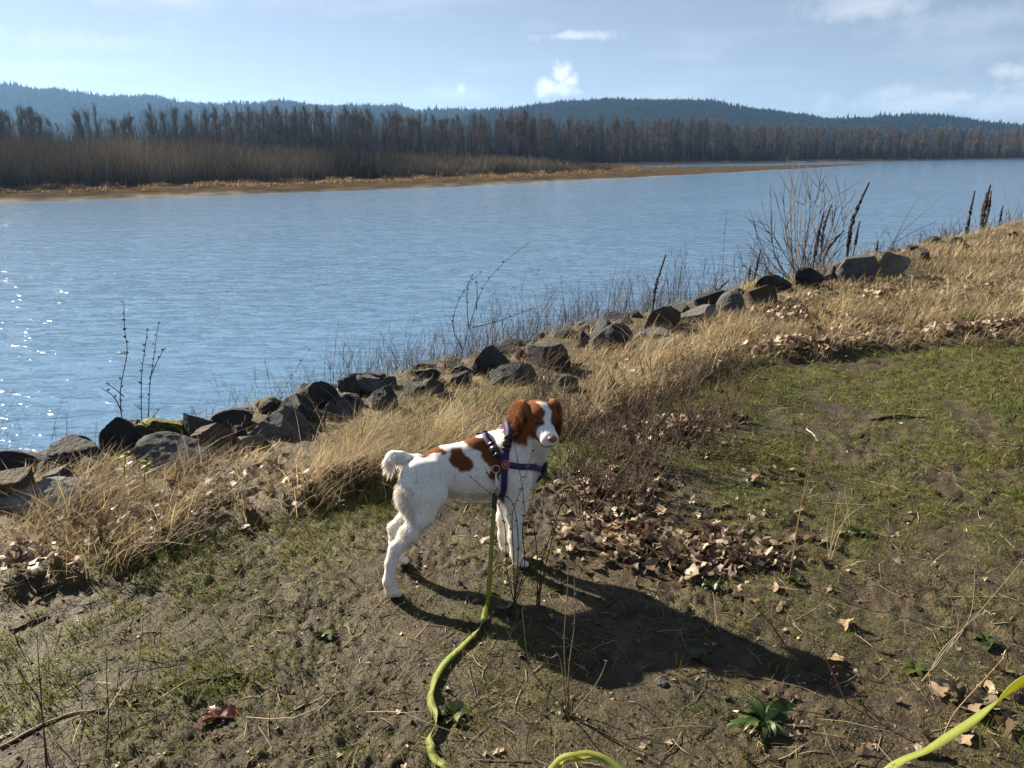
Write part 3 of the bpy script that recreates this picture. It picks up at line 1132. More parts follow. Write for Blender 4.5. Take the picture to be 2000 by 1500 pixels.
def ico(sub):
    t = (1 + 5 ** 0.5) / 2
    V = [(-1, t, 0), (1, t, 0), (-1, -t, 0), (1, -t, 0), (0, -1, t), (0, 1, t), (0, -1, -t), (0, 1, -t), (t, 0, -1), (t, 0, 1), (-t, 0, -1), (-t, 0, 1)]
    F = [(0, 11, 5), (0, 5, 1), (0, 1, 7), (0, 7, 10), (0, 10, 11), (1, 5, 9), (5, 11, 4), (11, 10, 2), (10, 7, 6), (7, 1, 8), (3, 9, 4), (3, 4, 2), (3, 2, 6), (3, 6, 8), (3, 8, 9), (4, 9, 5), (2, 4, 11), (6, 2, 10), (8, 6, 7), (9, 8, 1)]
    V = [tuple(nrm(v)) for v in V]
    for _ in range(sub):
        cache, F2 = {}, []

        def mid(a, b):
            k = (min(a, b), max(a, b))
            if k not in cache:
                cache[k] = len(V)
                V.append(tuple(nrm(np.array(V[a]) + np.array(V[b]))))
            return cache[k]
        for a, b, c in F:
            x, y, z = mid(a, b), mid(b, c), mid(c, a)
            F2 += [(a, x, z), (b, y, x), (c, z, y), (x, y, z)]
        F = F2
    return np.array(V), np.array(F)


ICO4, ICO3 = ico(4), ico(3)


def boulder(i, x0, x1, y0, y1, kind, label):
    r = np.random.default_rng(1000 + i)
    cx = (x0 + x1) / 2
    base = on_z(cx, y1, 0.03)
    depth = base[1] * CP + (CAMZ - base[2]) * SP
    w = (x1 - x0) * depth / 1500.0
    hgt = (y1 - y0) * depth / 1500.0 * 1.05
    V, F = ICO4 if (x1 - x0) > 45 else ICO3
    V = V.copy()
    for k in range(5 if kind == 'moss' or i == 6 else 10):
        n = nrm(r.normal(0, 1, 3) * np.array([1, 1, 0.9]))
        d = r.uniform(0.36, 0.74) if kind != 'moss' else r.uniform(0.6, 0.85)
        s = V @ n
        ex = np.clip(s - d, 0, None)
        V = V - n[None, :] * (ex * 0.97)[:, None]
    V = V / np.abs(V).max(0)
    sdd = i * 7.3
    V = V * (1 + 0.07 * fbm(V[:, 0] * 1.5 + sdd, V[:, 1] * 1.5, V[:, 2] * 1.5, 4, 9) + 0.05 * np.abs(fbm(V[:, 0] * 6 + sdd, V[:, 1] * 6, V[:, 2] * 6, 2, 19)))[:, None]
    dpt = w * r.uniform(0.65, 0.95)
    V = V * np.array([w * 0.55, dpt * 0.5, hgt * 0.74])
    a = r.uniform(-0.5, 0.5)
    R = np.array([[math.cos(a), 0, -math.sin(a)], [0, 1, 0], [math.sin(a), 0, math.cos(a)]])
    b = r.uniform(-0.25, 0.25)
    V = V @ np.array([[math.cos(a * .4), 0, -math.sin(a * .4)], [0, 1, 0], [math.sin(a * .4), 0, math.cos(a * .4)]]).T
    loc = np.array([base[0], base[1] + dpt * 0.28, 0.03 + hgt * 0.42])
    top = V[:, 2].max()
    loc[2] = 0.03 + hgt - top
    mb = MB()
    mb.add(V, F)
    me = mb.mesh('boulder', smooth=True)
    me.set_sharp_from_angle(angle=math.radians(16))
    o = link('boulder', me, M['rock_' + kind])
    o.location = loc
    tag(o, label, 'boulder', 'boulders along the river bank')
    return loc, w, hgt


ROCKPOS = []
for i, q in enumerate(ROCKS):
    ROCKPOS.append(boulder(i, *q))


def rubble():
    r = np.random.default_rng(77)
    mb = MB()
    V0, F0 = ico(2)
    for k in range(230):
        u = r.uniform(-4.5, 6) if k % 5 else r.uniform(6, 14)
        s = r.normal(3.95, 0.22)
        if s < 3.6:
            continue
        X, Y = xy(u, s)
        V = V0.copy()
        for q in range(7):
            n = nrm(r.normal(0, 1, 3))
            V = V - n * (np.clip(V @ n - r.uniform(.4, .75), 0, None) * .96)[:, None]
        sz = r.uniform(0.05, 0.12)
        V = V * np.array([1.2, 1, .8]) * sz * r.uniform(.7, 1.2, 3)
        mb.add(V + np.array([X, Y, float(terrain(X, Y)) + sz * 0.05]), F0)
    me = mb.mesh('riprap_rubble', smooth=True)
    me.set_sharp_from_angle(angle=math.radians(28))
    tag(link('riprap_rubble', me, M['rock_dark']), 'small dark rubble packed between and behind the boulders', 'rubble', kind='stuff')


rubble()

# ------------------------------------------------------------------ the dog (solid blended from bones and muscles)
D_O = np.array([-0.185, 2.455, 0.0])
D_A = nrm([0.42, 0.15, 0.0])
D_B = np.array([-D_A[1], D_A[0], 0.0])
PXM = 0.00179   # metres per view unit at the dog


def J(x, y, b):
    """point of the dog's plane b (its own left is +), as (forward, left, up)"""
    r = ray(x, y)
    c = np.array([0, 0, CAMZ]) - D_O
    t = (b - c @ D_B) / (r @ D_B)
    p = c + r * t
    return np.array([p @ D_A, b, p[2]])


def dog_world(P):
    P = np.asarray(P, float)
    return D_O + P[..., 0:1] * D_A + P[..., 1:2] * D_B + P[..., 2:3] * np.array([0, 0, 1.0])


def to_dog(v):
    v = np.asarray(v, float)
    return np.array([v @ D_A, v @ D_B, v[2]])


HC = J(1052, 815, -0.045)
HF = nrm(to_dog(nrm([0.36, -0.90, -0.04])))
HU = nrm(np.array([0, 0, 1.0]) + 0.10 * to_dog(np.array([1.0, 0, 0])))
HU = nrm(HU - HF * (HU @ HF))
HL = np.cross(HU, HF)


def hd(f, l, u):
    return HC + HF * f + HL * l + HU * u


PRIMS = []   # (kind, p0, p1, r0, r1, blend, squash of the left-right axis)


def cap(p0, p1, r0, r1, k=0.02, sq=1.0):
    PRIMS.append(('c', np.array(p0), np.array(p1), r0, r1, k, sq))


def ell(c, axes, rad, k=0.015):
    PRIMS.append(('e', np.array(c), np.array(axes), np.array(rad), None, k, 1.0))


def chain(pts, k=0.018, sq=1.0):
    for (a, ra), (b, rb) in zip(pts[:-1], pts[1:]):
        cap(a, b, ra * PXM, rb * PXM, k, sq)


# trunk: deep chest narrowing to the loin
chain([(J(824, 926, 0), 36), (J(870, 914, 0), 40), (J(915, 916, 0), 51), (J(962, 912, 0), 57), (J(1004, 907, 0), 46), (J(1030, 912, 0), 30)], 0.035, 0.78)
chain([(J(935, 880, 0), 26), (J(962, 872, 0), 24), (J(990, 868, -0.01), 30)], 0.03, 0.8)
# neck, throat ruff
chain([(J(990, 885, 0), 44), (J(1018, 858, -0.02), 36), (J(1040, 832, -0.04), 30)], 0.03, 0.95)
chain([(J(1030, 895, -0.01), 30), (J(1050, 868, -0.04), 22)], 0.03, 0.9)
# near hind leg
NH, FH = -1, 1
chain([(J(815, 930, -.045), 32), (J(812, 965, -.060), 33), (J(822, 1000, -.066), 24)], 0.025, 0.75)
chain([(J(838, 930, -.055), 30), (J(845, 965, -.070), 25), (J(826, 1008, -.075), 19)], 0.025, 0.75)
chain([(J(830, 995, -.073), 19), (J(800, 1040, -.085), 15), (J(774, 1072, -.092), 11.5)], 0.018)
chain([(J(772, 1070, -.092), 12), (J(764, 1100, -.096), 10.5), (J(760, 1135, -.10), 11)], 0.012)
chain([(J(760, 1135, -.10), 11), (J(765, 1154, -.10), 12.5)], 0.012)
for q in (-.115, -.105, -.095, -.085):
    cap(J(766, 1155, q), J(779, 1160, q), 7.0 * PXM, 6.0 * PXM, 0.006)
# far hind leg
chain([(J(815, 930, .045), 31), (J(810, 965, .058), 31), (J(812, 990, .064), 22)], 0.025, 0.75)
chain([(J(838, 930, .050), 28), (J(838, 960, .062), 24), (J(818, 998, .070), 17)], 0.025, 0.75)
chain([(J(818, 988, .072), 17), (J(790, 1014, .080), 14), (J(770, 1030, .085), 11.5)], 0.016)
chain([(J(770, 1030, .085), 11.5), (J(770, 1060, .086), 10), (J(777, 1088, .088), 10)], 0.012)
for q in (.075, .085, .095, .105):
    cap(J(778, 1090, q), J(793, 1096, q), 7.0 * PXM, 6.0 * PXM, 0.006)
# near fore leg
chain([(J(990, 890, -.055), 33), (J(1010, 935, -.066), 30), (J(1006, 975, -.066), 23)], 0.03, 0.7)
chain([(J(1012, 965, -.064), 21), (J(1007, 1010, -.064), 16), (J(1006, 1050, -.064), 12), (J(1007, 1082, -.064), 10.5)], 0.016)
chain([(J(1007, 1082, -.064), 10.5), (J(1012, 1096, -.064), 11.5)], 0.01)
for q in (-.082, -.070, -.058, -.047):
    cap(J(1013, 1098, q), J(1027, 1102, q), 7.5 * PXM, 6.2 * PXM, 0.006)
# far fore leg
chain([(J(990, 890, .055), 32), (J(1000, 935, .064), 29), (J(990, 975, .062), 20)], 0.03, 0.7)
chain([(J(992, 965, .060), 19), (J(984, 1010, .060), 14), (J(984, 1045, .060), 11), (J(984, 1066, .060), 10)], 0.016)
for q in (.047, .056, .065, .075):
    cap(J(986, 1072, q), J(999, 1077, q), 7.5 * PXM, 6.2 * PXM, 0.006)
# docked curled tail
TAIL = [J(812, 902, 0), J(798, 899, 0), J(783, 893, 0), J(768, 892, 0.002), J(760, 903, 0.004), J(764, 919, 0.004)]
chain([(TAIL[0], 16), (TAIL[1], 11), (TAIL[2], 10.5), (TAIL[3], 10.5), (TAIL[4], 9.5), (TAIL[5], 6)], 0.012)
# head
AX = np.array([HF, HL, HU])
ell(hd(-0.005, 0, 0.004), AX, (0.064, 0.057, 0.056), 0.02)
ell(hd(0.022, 0.020, 0.022), AX, (0.034, 0.026, 0.022), 0.014)
ell(hd(0.022, -0.020, 0.022), AX, (0.034, 0.026, 0.022), 0.014)
cap(hd(0.030, 0, -0.020), hd(0.098, 0, -0.036), 0.040, 0.0285, 0.016)
ell(hd(0.102, 0, -0.043), AX, (0.022, 0.0315, 0.024), 0.012)
cap(hd(0.02, 0, -0.044), hd(0.088, 0, -0.062), 0.024, 0.016, 0.012)
ell(hd(0.0, 0.036, -0.024), AX, (0.040, 0.022, 0.028), 0.016)
ell(hd(0.0, -0.036, -0.024), AX, (0.040, 0.022, 0.028), 0.016)
for s_ in (-1, 1):   # hanging ears
    fl = nrm(HL * s_ * 0.92 + HF * 0.15 + HU * 0.25)
    dn = nrm(-HU + HL * s_ * 0.16 + HF * 0.05)
    wd = np.cross(fl, dn)
    fl2 = np.cross(dn, wd)
    ax2 = np.array([fl2, dn, wd])
    ell(hd(-0.020, s_ * 0.062, 0.026), ax2, (0.018, 0.033, 0.031), 0.016)
    ell(hd(-0.020, s_ * 0.076, -0.006), ax2, (0.014, 0.042, 0.036), 0.014)
    ell(hd(-0.016, s_ * 0.080, -0.040), ax2, (0.012, 0.030, 0.028), 0.012)


def sdf(P):
    P = np.asarray(P, float)
    d = None
    for kind, a, b, r0, r1, k, sq in PRIMS:
        if kind == 'c':
            s = np.array([1, 1 / sq, 1])
            A_, B_ = a * s, b * s
            pa = P * s - A_
            ba = B_ - A_
            t = np.clip((pa @ ba) / (ba @ ba), 0, 1)
            v = np.linalg.norm(pa - t[..., None] * ba, axis=-1) - (r0 + (r1 - r0) * t)
            v = v * (0.5 + 0.5 * sq)
        else:
            q = (P - a) @ b.T
            k0 = np.linalg.norm(q / r0, axis=-1)
            k1 = np.linalg.norm(q / (r0 * r0), axis=-1)
            v = k0 * (k0 - 1.0) / np.maximum(k1, 1e-6)
        if d is None:
            d = v
        else:
            h = np.clip(0.5 + 0.5 * (d - v) / k, 0, 1)
            d = d * (1 - h) + v * h - k * h * (1 - h)
    return d


def grad(P, e=0.002):
    P = np.asarray(P, float)
    g = np.stack([sdf(P + np.eye(3)[i] * e) - sdf(P - np.eye(3)[i] * e) for i in range(3)], -1)
    return nrm(g)


def snap(P, off=0.0, it=6):
    P = np.array(P, float)
    for _ in range(it):
        P = P - grad(P) * np.clip(sdf(P) - off, -0.03, 0.03)[..., None]
    return P


def surface_nets(lo, hi, h):
    n = np.ceil((np.array(hi) - np.array(lo)) / h).astype(int) + 1
    ax = [lo[i] + np.arange(n[i]) * h for i in range(3)]
    G = np.stack(np.meshgrid(*ax, indexing='ij'), -1)
    v = np.empty(n)
    for i in range(0, n[0], 12):
        v[i:i + 12] = sdf(G[i:i + 12])
    ins = v < 0
    cnt = np.zeros(n - 1)
    acc = np.zeros((*(n - 1), 3))
    corner = [(a, b, c) for a in (0, 1) for b in (0, 1) for c in (0, 1)]
    sl = lambda o: tuple(slice(o[i], o[i] + n[i] - 1) for i in range(3))
    for p in corner:
        for axis in range(3):
            if p[axis]:
                continue
            q = list(p)
            q[axis] = 1
            va, vb = v[sl(p)], v[sl(q)]
            cr = (va < 0) != (vb < 0)
            t = np.where(cr, va / np.where(cr, va - vb, 1), 0)
            pos = np.zeros((*(n - 1), 3))
            for i in range(3):
                pos[..., i] = p[i] + (t if i == axis else 0)
            acc += pos * cr[..., None]
            cnt += cr
    act = cnt > 0
    idx = -np.ones(n - 1, int)
    idx[act] = np.arange(act.sum())
    cell = np.argwhere(act)
    V = np.array(lo) + (cell + acc[act] / cnt[act][:, None]) * h
    F = []
    for axis in range(3):
        o1, o2 = (axis + 1) % 3, (axis + 2) % 3
        a = [slice(1, n[i] - 1) for i in range(3)]
        b = list(a)
        a[axis] = slice(0, n[axis] - 1)
        b[axis] = slice(1, n[axis])
        A_, B_ = ins[tuple(a)], ins[tuple(b)]
        e = np.argwhere(A_ != B_)
        flip = A_[A_ != B_]
        base = e.copy()
        for i in range(3):
            if i != axis:
                base[:, i] += 1
        q = []
        for d1, d2 in ((0, 0), (1, 0), (1, 1), (0, 1)):
            c = base.copy()
            c[:, o1] -= d1
            c[:, o2] -= d2
            q.append(idx[c[:, 0], c[:, 1], c[:, 2]])
        q = np.stack(q, 1)
        q[~flip] = q[~flip][:, ::-1]
        F.append(q)
    F = np.vstack(F)
    return V, F[(F >= 0).all(1)]


WHITE = np.array((0.80, 0.765, 0.71))
CREAM = np.array((0.70, 0.58, 0.45))
RUST = np.array((0.150, 0.043, 0.013))
SUNLIT_GOLD = np.array((0.36, 0.165, 0.055))


def coat(P):
    """coat colour by place on the dog, plus painted sunlight on the upper ears"""
    n = fbm(P[:, 0] * 38, P[:, 1] * 38, P[:, 2] * 38, 3, 51)
    w = np.stack([fbm(P[:, 0] * 26 + 9 * i, P[:, 1] * 26, P[:, 2] * 26, 3, 60 + i) for i in range(3)], 1) * 0.022
    Q = P + w
    K = np.tile(WHITE, (len(P), 1)) * (1 + 0.07 * n)[:, None]

    def paint(mask, col):
        nonlocal K
        mask = np.clip(mask, 0, 1)[:, None]
        K = K * (1 - mask) + np.asarray(col) * (1 + 0.15 * n)[:, None] * mask

    def spot(c, rad):
        return sstep(1.12, 0.92, np.linalg.norm((Q - c) / np.asarray(rad), axis=1))

    # legs go cream with mud towards the paws; roan ticking on flank and thigh
    paint(0.55 * sstep(0.20, 0.02, P[:, 2]), CREAM)
    tick = sstep(0.40, 0.62, vnoise(P[:, 0] * 120, P[:, 1] * 120, P[:, 2] * 60, 71)) * 0.30
    paint(tick * sstep(0.1, 0.3, P[:, 2]), (0.30, 0.24, 0.21))
    paint(spot(J(901, 893, -.085), (0.028, 0.07, 0.036)), RUST)
    paint(spot(J(907, 908, -.085), (0.030, 0.07, 0.030)), RUST)
    paint(spot(J(892, 907, -.085), (0.018, 0.07, 0.018)), RUST)
    paint(spot(J(930, 863, -.01), (0.034, 0.085, 0.020)), RUST)
    paint(spot(J(953, 882, -.06), (0.026, 0.06, 0.050)), RUST)
    paint(spot(J(972, 912, -.09), (0.022, 0.05, 0.050)), RUST)
    paint(spot(J(847, 881, .0), (0.050, 0.042, 0.011)), RUST)
    paint(spot(J(822, 892, .0), (0.022, 0.036, 0.010)), RUST)
    paint(spot(J(808, 905, -.01), (0.014, 0.06, 0.026)), RUST)
    paint(spot(J(893, 905, .085), (0.05, 0.06, 0.05)), RUST)
    paint(spot(J(985, 972, -.03), (0.022, 0.05, 0.020)), RUST)
    # head
    H = Q - HC
    f, l, u = H @ HF, H @ HL, H @ HU
    fl = (P - HC) @ HF
    ll = (P - HC) @ HL
    uu = (P - HC) @ HU
    head = sstep(-0.075, -0.055, f) * sstep(-0.095, -0.075, u - 0.35 * f * 0) * sstep(0.14, 0.12, np.linalg.norm(P - HC, axis=1))
    rust = head * sstep(-0.062, -0.050, u + 0.25 * np.clip(f, 0, 1)) 
    rust = np.maximum(rust * (np.abs(l) < 0.2), 0)
    ear = head * sstep(0.048, 0.056, np.abs(ll)) * sstep(-0.10, -0.09, uu)
    paint(np.maximum(rust, ear), RUST)
    paint(ear * 0.75 * sstep(-0.02, 0.04, uu + 0.02 * n), SUNLIT_GOLD)  # sunlight on the upper ears, put into the coat colour as gold
    blaze = head * sstep(0.0165, 0.0125, np.abs(l) - 0.10 * np.clip(f - 0.045, 0, 1) + 0.004 * n - 0.05 * np.clip(0.02 - u, 0, .02)) * sstep(-0.01, 0.012, f) * sstep(-0.075, -0.06, u)
    paint(blaze, WHITE)
    muz = sstep(0.066, 0.080, f) * head
    paint(muz, WHITE)
    jaw = head * sstep(-0.046, -0.058, u + 0.3 * np.clip(f - 0.04, 0, 1) * 0)
    paint(jaw * (1 - ear) * sstep(0.07, 0.055, np.abs(l)), WHITE)
    return np.clip(K, 0.01, 0.9)


dog = empty('dog', D_O)


def dl(P):
    return dog_world(P) - D_O


Vd, Fd = surface_nets((-0.36, -0.30, -0.012), (0.46, 0.16, 0.66), 0.0058)
Vd = snap(Vd, 0.0, 2)
Kd = coat(Vd)
mb = MB()
mb.add(dl(Vd), None, Fd, Kd)
M['coat'] = attr_mat('dog_coat', 0.8, 0.0, 0.15, vary=0.12, scale=120)
mb.build('body', M['coat'], dog, smooth=True)
print('dog', len(Vd), Vd.min(0), Vd.max(0))


def build_fur():
    r = np.random.default_rng(3)
    N = 60000
    # even sampling over faces
    f = Fd[r.integers(0, len(Fd), N)]
    a, b = r.random(N)[:, None], r.random(N)[:, None]
    P = (Vd[f[:, 0]] * (1 - a) + Vd[f[:, 1]] * a) * (1 - b) + (Vd[f[:, 3]] * (1 - a) + Vd[f[:, 2]] * a) * b
    n = grad(P)
    col = coat(P)
    H = P - HC
    fh, lh, uh = H @ HF, H @ HL, H @ HU
    on_head = (np.linalg.norm(H, axis=1) < 0.135) & (uh > -0.075)
    ear = on_head & (np.abs(lh) > 0.050) & (fh < 0.03)
    tl = np.min(np.stack([np.linalg.norm(P - t, axis=1) for t in TAIL]), 0)
    tail = (tl < 0.036) & (P[:, 0] < TAIL[0][0] - 0.004)
    hip = J(815, 960, -.06)
    thigh = (P[:, 0] < hip[0] - 0.012) & (P[:, 2] > 0.13) & (P[:, 2] < 0.40) & ~tail
    belly = (n[:, 2] < -0.45) & (P[:, 2] > 0.2) & ~on_head
    chest = (P[:, 0] > J(1020, 900, 0)[0]) & (P[:, 2] > 0.25) & ~on_head
    foreleg = (P[:, 0] > 0.05) & (P[:, 2] < 0.24) & (P[:, 2] > 0.05) & (n[:, 0] < -0.3)
    L = np.full(N, 0.0095)
    L[P[:, 2] < 0.24] = 0.006
    L[on_head] = 0.007
    L[ear] = 0.028
    L[ear & (uh > 0.02)] = 0.032
    L[tail] = 0.019
    L[thigh] = 0.030
    L[thigh & (P[:, 2] < 0.22)] = 0.014
    L[thigh & (n[:, 0] > -0.2)] = 0.016
    L[belly] = 0.030
    L[chest] = 0.024
    L[foreleg] = 0.012
    L[P[:, 2] < 0.05] = 0.006
    nose = on_head & (fh > 0.085)
    L[nose] = 0.003
    flow = np.tile(np.array([-0.85, 0, -0.45]), (N, 1))
    flow[P[:, 2] < 0.25] = (-0.30, 0, -1.0)
    flow[on_head] = (-HF * 0.9 - HU * 0.25)
    flow[ear] = -HU * 0.85 - HF * 0.15 + HL * 0.55 * np.sign(lh[ear])[:, None]
    flow[thigh] = (-0.45, 0, -0.95)
    flow[chest] = (0.25, 0, -1.0)
    flow[tail] = (-0.35, 0, -0.55)
    flow[belly] = (-0.5, 0, -0.8)
    flow = flow - n * (np.sum(flow * n, 1))[:, None] * 0.75
    wob = np.stack([fbm(P[:, 0] * 45, P[:, 1] * 45, P[:, 2] * 45, 2, 80 + i) for i in range(3)], 1)
    d = nrm(nrm(flow) + n * 0.34 + wob * np.where(ear, 0.5, 0.35)[:, None] + r.normal(0, 0.14, (N, 3)))
    L = L * r.uniform(0.6, 1.25, N)
    dwn = nrm(d + np.array([0, 0, -0.55]) + r.normal(0, 0.12, (N, 3)))
    P0 = P - n * 0.002
    P1 = P0 + d * L[:, None] * 0.5
    P2 = P1 + dwn * L[:, None] * 0.5
    sd = nrm(np.cross(d, n + r.normal(0, 0.3, (N, 3))))
    w = np.where(L > 0.018, 0.00075, 0.00065)[:, None]
    V = np.stack([P0 - sd * w, P0 + sd * w, P1 + sd * w * 0.8, P1 - sd * w * 0.8, P2], 1)
    base = (np.arange(N) * 5)[:, None]
    tone = r.uniform(0.85, 1.15, (N, 1))
    cc = np.repeat(np.clip(col * tone, 0, 0.9), 5, 0)
    mb = MB()
    mb.add(dl(V.reshape(-1, 3)), base + np.array([[3, 2, 4]]), base + np.array([[0, 1, 2, 3]]), cc)
    M['fur'] = attr_mat('dog_fur', 0.6, 0.55, 0.25)
    o = mb.build('fur', M['fur'], dog)
    tag(o, kind='stuff')


build_fur()
M['eye'] = plain_mat('dog_eye', (0.035, 0.016, 0.008), 0.06, 0.6, vary=0.1)
M['nose'] = plain_mat('dog_nose', (0.26, 0.115, 0.095), 0.38, 0.5, vary=0.2, scale=300, bump=0.0006, bscale=900)
M['lid'] = plain_mat('eyelid', (0.10, 0.035, 0.015), 0.6, 0.3)
for s_ in (-1, 1):
    c = snap(hd(0.060, s_ * 0.029, 0.008)[None], -0.002)[0]
    mb = MB()
    mb.ball(dl(c), 0.0102, rings=10, seg=14)
    mb.build('eye', M['eye'], dog, smooth=True)
    mb = MB()
    g = grad(c[None])[0]
    for sgn in (1, -1):
        pts = []
        for q in np.linspace(-1, 1, 9):
            pts.append(c + HL * 0.0115 * q + HU * sgn * 0.0075 * (1 - q * q) + g * 0.0035)
        mb.tube(dl(np.array(pts)), 0.0022, 5)
    mb.build('eyelid', M['lid'], dog, smooth=True)
nc = snap(hd(0.128, 0, -0.030)[None], -0.004)[0]
mb = MB()
mb.ball((0, 0, 0), (1, 1, 1), rings=12, seg=16)
Vn = mb.v[0]
hx, hy, hz = Vn[:, 0], Vn[:, 1], Vn[:, 2]
for s_ in (-1, 1):   # nostrils
    dd = (hy - s_ * 0.55) ** 2 + (hz + 0.05) ** 2
    hx = hx - 0.55 * np.exp(-dd / 0.045) * (hx > 0)
Wn = nc + HF * (hx * 0.0130)[:, None] + HL * (hy * 0.0185)[:, None] + HU * (hz * (0.0145 - 0.004 * np.abs(hy)))[:, None]
mb.v[0] = dl(Wn)
mb.build('nose', M['nose'], dog, smooth=True)
mb = MB()   # mouth line
for s_ in (-1, 1):
    pts = [hd(0.118, 0.001 * s_, -0.053), hd(0.108, 0.014 * s_, -0.057), hd(0.088, 0.024 * s_, -0.058), hd(0.062, 0.031 * s_, -0.055)]
    pts = snap(smoothline(pts, 14), 0.0012)
    mb.tube(dl(pts), 0.0016, 5)
mb.build('mouth', M['lid'], dog)
tag(dog, 'white and rust spaniel type dog in a purple harness standing on the path', 'dog')

# ------------------------------------------------------------------ harness
M['strap'] = plain_mat('purple_webbing', (0.034, 0.018, 0.088), 0.62, 0.35, vary=0.2, scale=90, bump=0.0008, bscale=700)
M['plastic'] = plain_mat('black_buckle', (0.012, 0.013, 0.014), 0.32, 0.5, vary=0.2)
M['steel'] = plain_mat('steel_ring', (0.55, 0.53, 0.50), 0.28, 0.5, metal=1.0, vary=0.1)
M['badge'] = plain_mat('red_badge', (0.30, 0.045, 0.045), 0.5, 0.4)
M['badge_rim'] = plain_mat('pink_badge_print', (0.75, 0.33, 0.27), 0.5, 0.4)
M['pad'] = plain_mat('dark_padding', (0.014, 0.012, 0.022), 0.75, 0.3, vary=0.3, scale=70)
bc_ = snap(J(987, 906, -.10)[None], 0.006)[0]
harness = empty('dog_harness', dog_world(bc_))
H0 = np.array(harness.location)


def hl(P):
    return dog_world(P) - H0


def ribbon(mb, P, N, width, thick=0.003):
    """flat strap along P with outward normals N"""
    T = nrm(np.gradient(P, axis=0))
    S = nrm(np.cross(T, N))
    N = np.cross(S, T)
    w, t = np.broadcast_to(width, (len(P),))[:, None] / 2, thick / 2
    V = np.stack([P - S * w - N * t, P + S * w - N * t, P + S * w + N * t, P - S * w + N * t], 1)
    k = len(P)
    i = np.arange(k - 1)[:, None] * 4
    j = np.arange(4)[None, :]
    F = np.stack([i + j, i + (j + 1) % 4, i + 4 + (j + 1) % 4, i + 4 + j], -1).reshape(-1, 4)
    mb.add(V.reshape(-1, 3), None, np.vstack([F, [[3, 2, 1, 0]], [[4 * k - 4, 4 * k - 3, 4 * k - 2, 4 * k - 1]]]))


def strap(pts, width=0.021, n=40, mirror=True, name='strap', off=0.0075):
    pts = [np.array(p) for p in pts]
    if mirror:
        pts = pts + [p * np.array([1, -1, 1]) for p in pts[::-1]]
    P = snap(smoothline(pts, n), off)
    N = grad(P)
    for _ in range(2):
        P[1:-1] = (P[:-2] + 2 * P[1:-1] + P[2:]) / 4
    mb = MB()
    ribbon(mb, hl(P), hl(N) - hl(np.zeros(3)), width)
    return mb.build(name, M['strap'], harness)


strap([bc_, J(975, 890, -.10), J(961, 872, -.085), J(951, 856, -.04), J(948, 852, -.0)], name='back_strap')
strap([bc_, J(989, 885, -.10), J(991, 862, -.085), J(995, 846, -.05), J(998, 838, -.01)], name='neck_strap')
strap([bc_, J(1012, 911, -.10), J(1040, 913, -.075), J(1056, 914, -.01)], name='chest_strap')
strap([bc_, J(985, 930, -.10), J(985, 955, -.085), J(985, 972, -.03)], name='belly_strap')
# padded breast piece
P = snap(smoothline([J(1050, 903, -.028), J(1056, 922, -.026), J(1050, 948, -.028)], 12), 0.008)
mb = MB()
ribbon(mb, hl(P), hl(grad(P)) - hl(np.zeros(3)), np.array([.026, .032, .036, .038, .040, .040, .040, .038, .036, .033, .030, .024]), 0.007)
mb.build('breast_pad', M['pad'], harness)


def buckle(x, y, tx, ty, L=0.050, W=0.032):
    c = snap(J(x, y, -.09)[None], 0.011)[0]
    n = grad(c[None])[0]
    t = J(tx, ty, c[1]) - c
    t = nrm(t - n * (t @ n))
    s = np.cross(t, n)
    mb = MB()
    for (o, l_, w_, h_) in ((0.0, L * 0.55, W, 0.011), (L * 0.42, L * 0.30, W * 0.86, 0.009), (-L * 0.42, L * 0.30, W * 0.92, 0.008)):
        q = []
        for a in (-1, 1):
            for b in (-1, 1):
                for e in (-1, 1):
                    bev = 0.82 if e > 0 else 1.0
                    q.append(c + t * (o + a * l_ / 2 * bev) + s * (b * w_ / 2 * bev) + n * (e * h_ / 2))
        mb.add(hl(np.array(q)), None, [(0, 1, 3, 2), (4, 6, 7, 5), (0, 4, 5, 1), (2, 3, 7, 6), (1, 5, 7, 3), (0, 2, 6, 4)])
    bk = mb.build('buckle', M['plastic'], harness)
    mb = MB()
    for b in (-0.3, 0.3):
        mb.tube(hl(np.array([c + t * -L * .2 + s * W * b + n * .006, c + t * L * .2 + s * W * b + n * .006])), 0.0015, 5)
    mb.build('prong', M['pad'], bk)


buckle(963, 876, 951, 857)
buckle(991, 864, 994, 848)
n_ = grad(bc_[None])[0]
e1 = nrm(np.cross(n_, [0, 0.2, 1.0]))
e2 = np.cross(n_, e1)
a_ = np.linspace(0, 2 * math.pi, 25)[:-1]
ring_ = bc_ + n_ * 0.0045 + 0.0125 * np.cos(a_)[:, None] * e1 + 0.0150 * np.sin(a_)[:, None] * e2
mb = MB()
cen = bc_ + n_ * 0.0060
lowr = ring_ - n_ * 0.004
mb.add(hl(np.vstack([ring_, lowr, cen[None]])), [(q, (q + 1) % 24, 48) for q in range(24)], [(q, 24 + q, 24 + (q + 1) % 24, (q + 1) % 24) for q in range(24)])
bd = mb.build('badge', M['badge'], harness)
mb = MB()
mb.tube(hl(np.vstack([ring_, ring_[:1]]) + n_ * 0.0006), 0.0011, 5, cap=False)
for q in (-1, 0, 1):   # the printed emblem: short slanting bars
    o_ = cen + e1 * 0.0042 * q + n_ * 0.0006
    mb.tube(hl(np.array([o_ - e2 * 0.006 - e1 * 0.002, o_ + e2 * 0.006 + e1 * 0.002])), 0.0010, 4)
mb.build('emblem', M['badge_rim'], bd)
rc = snap(J(969, 917, -.10)[None], 0.010)[0]
mb = MB()
a_ = np.linspace(0, 2 * math.pi, 21)
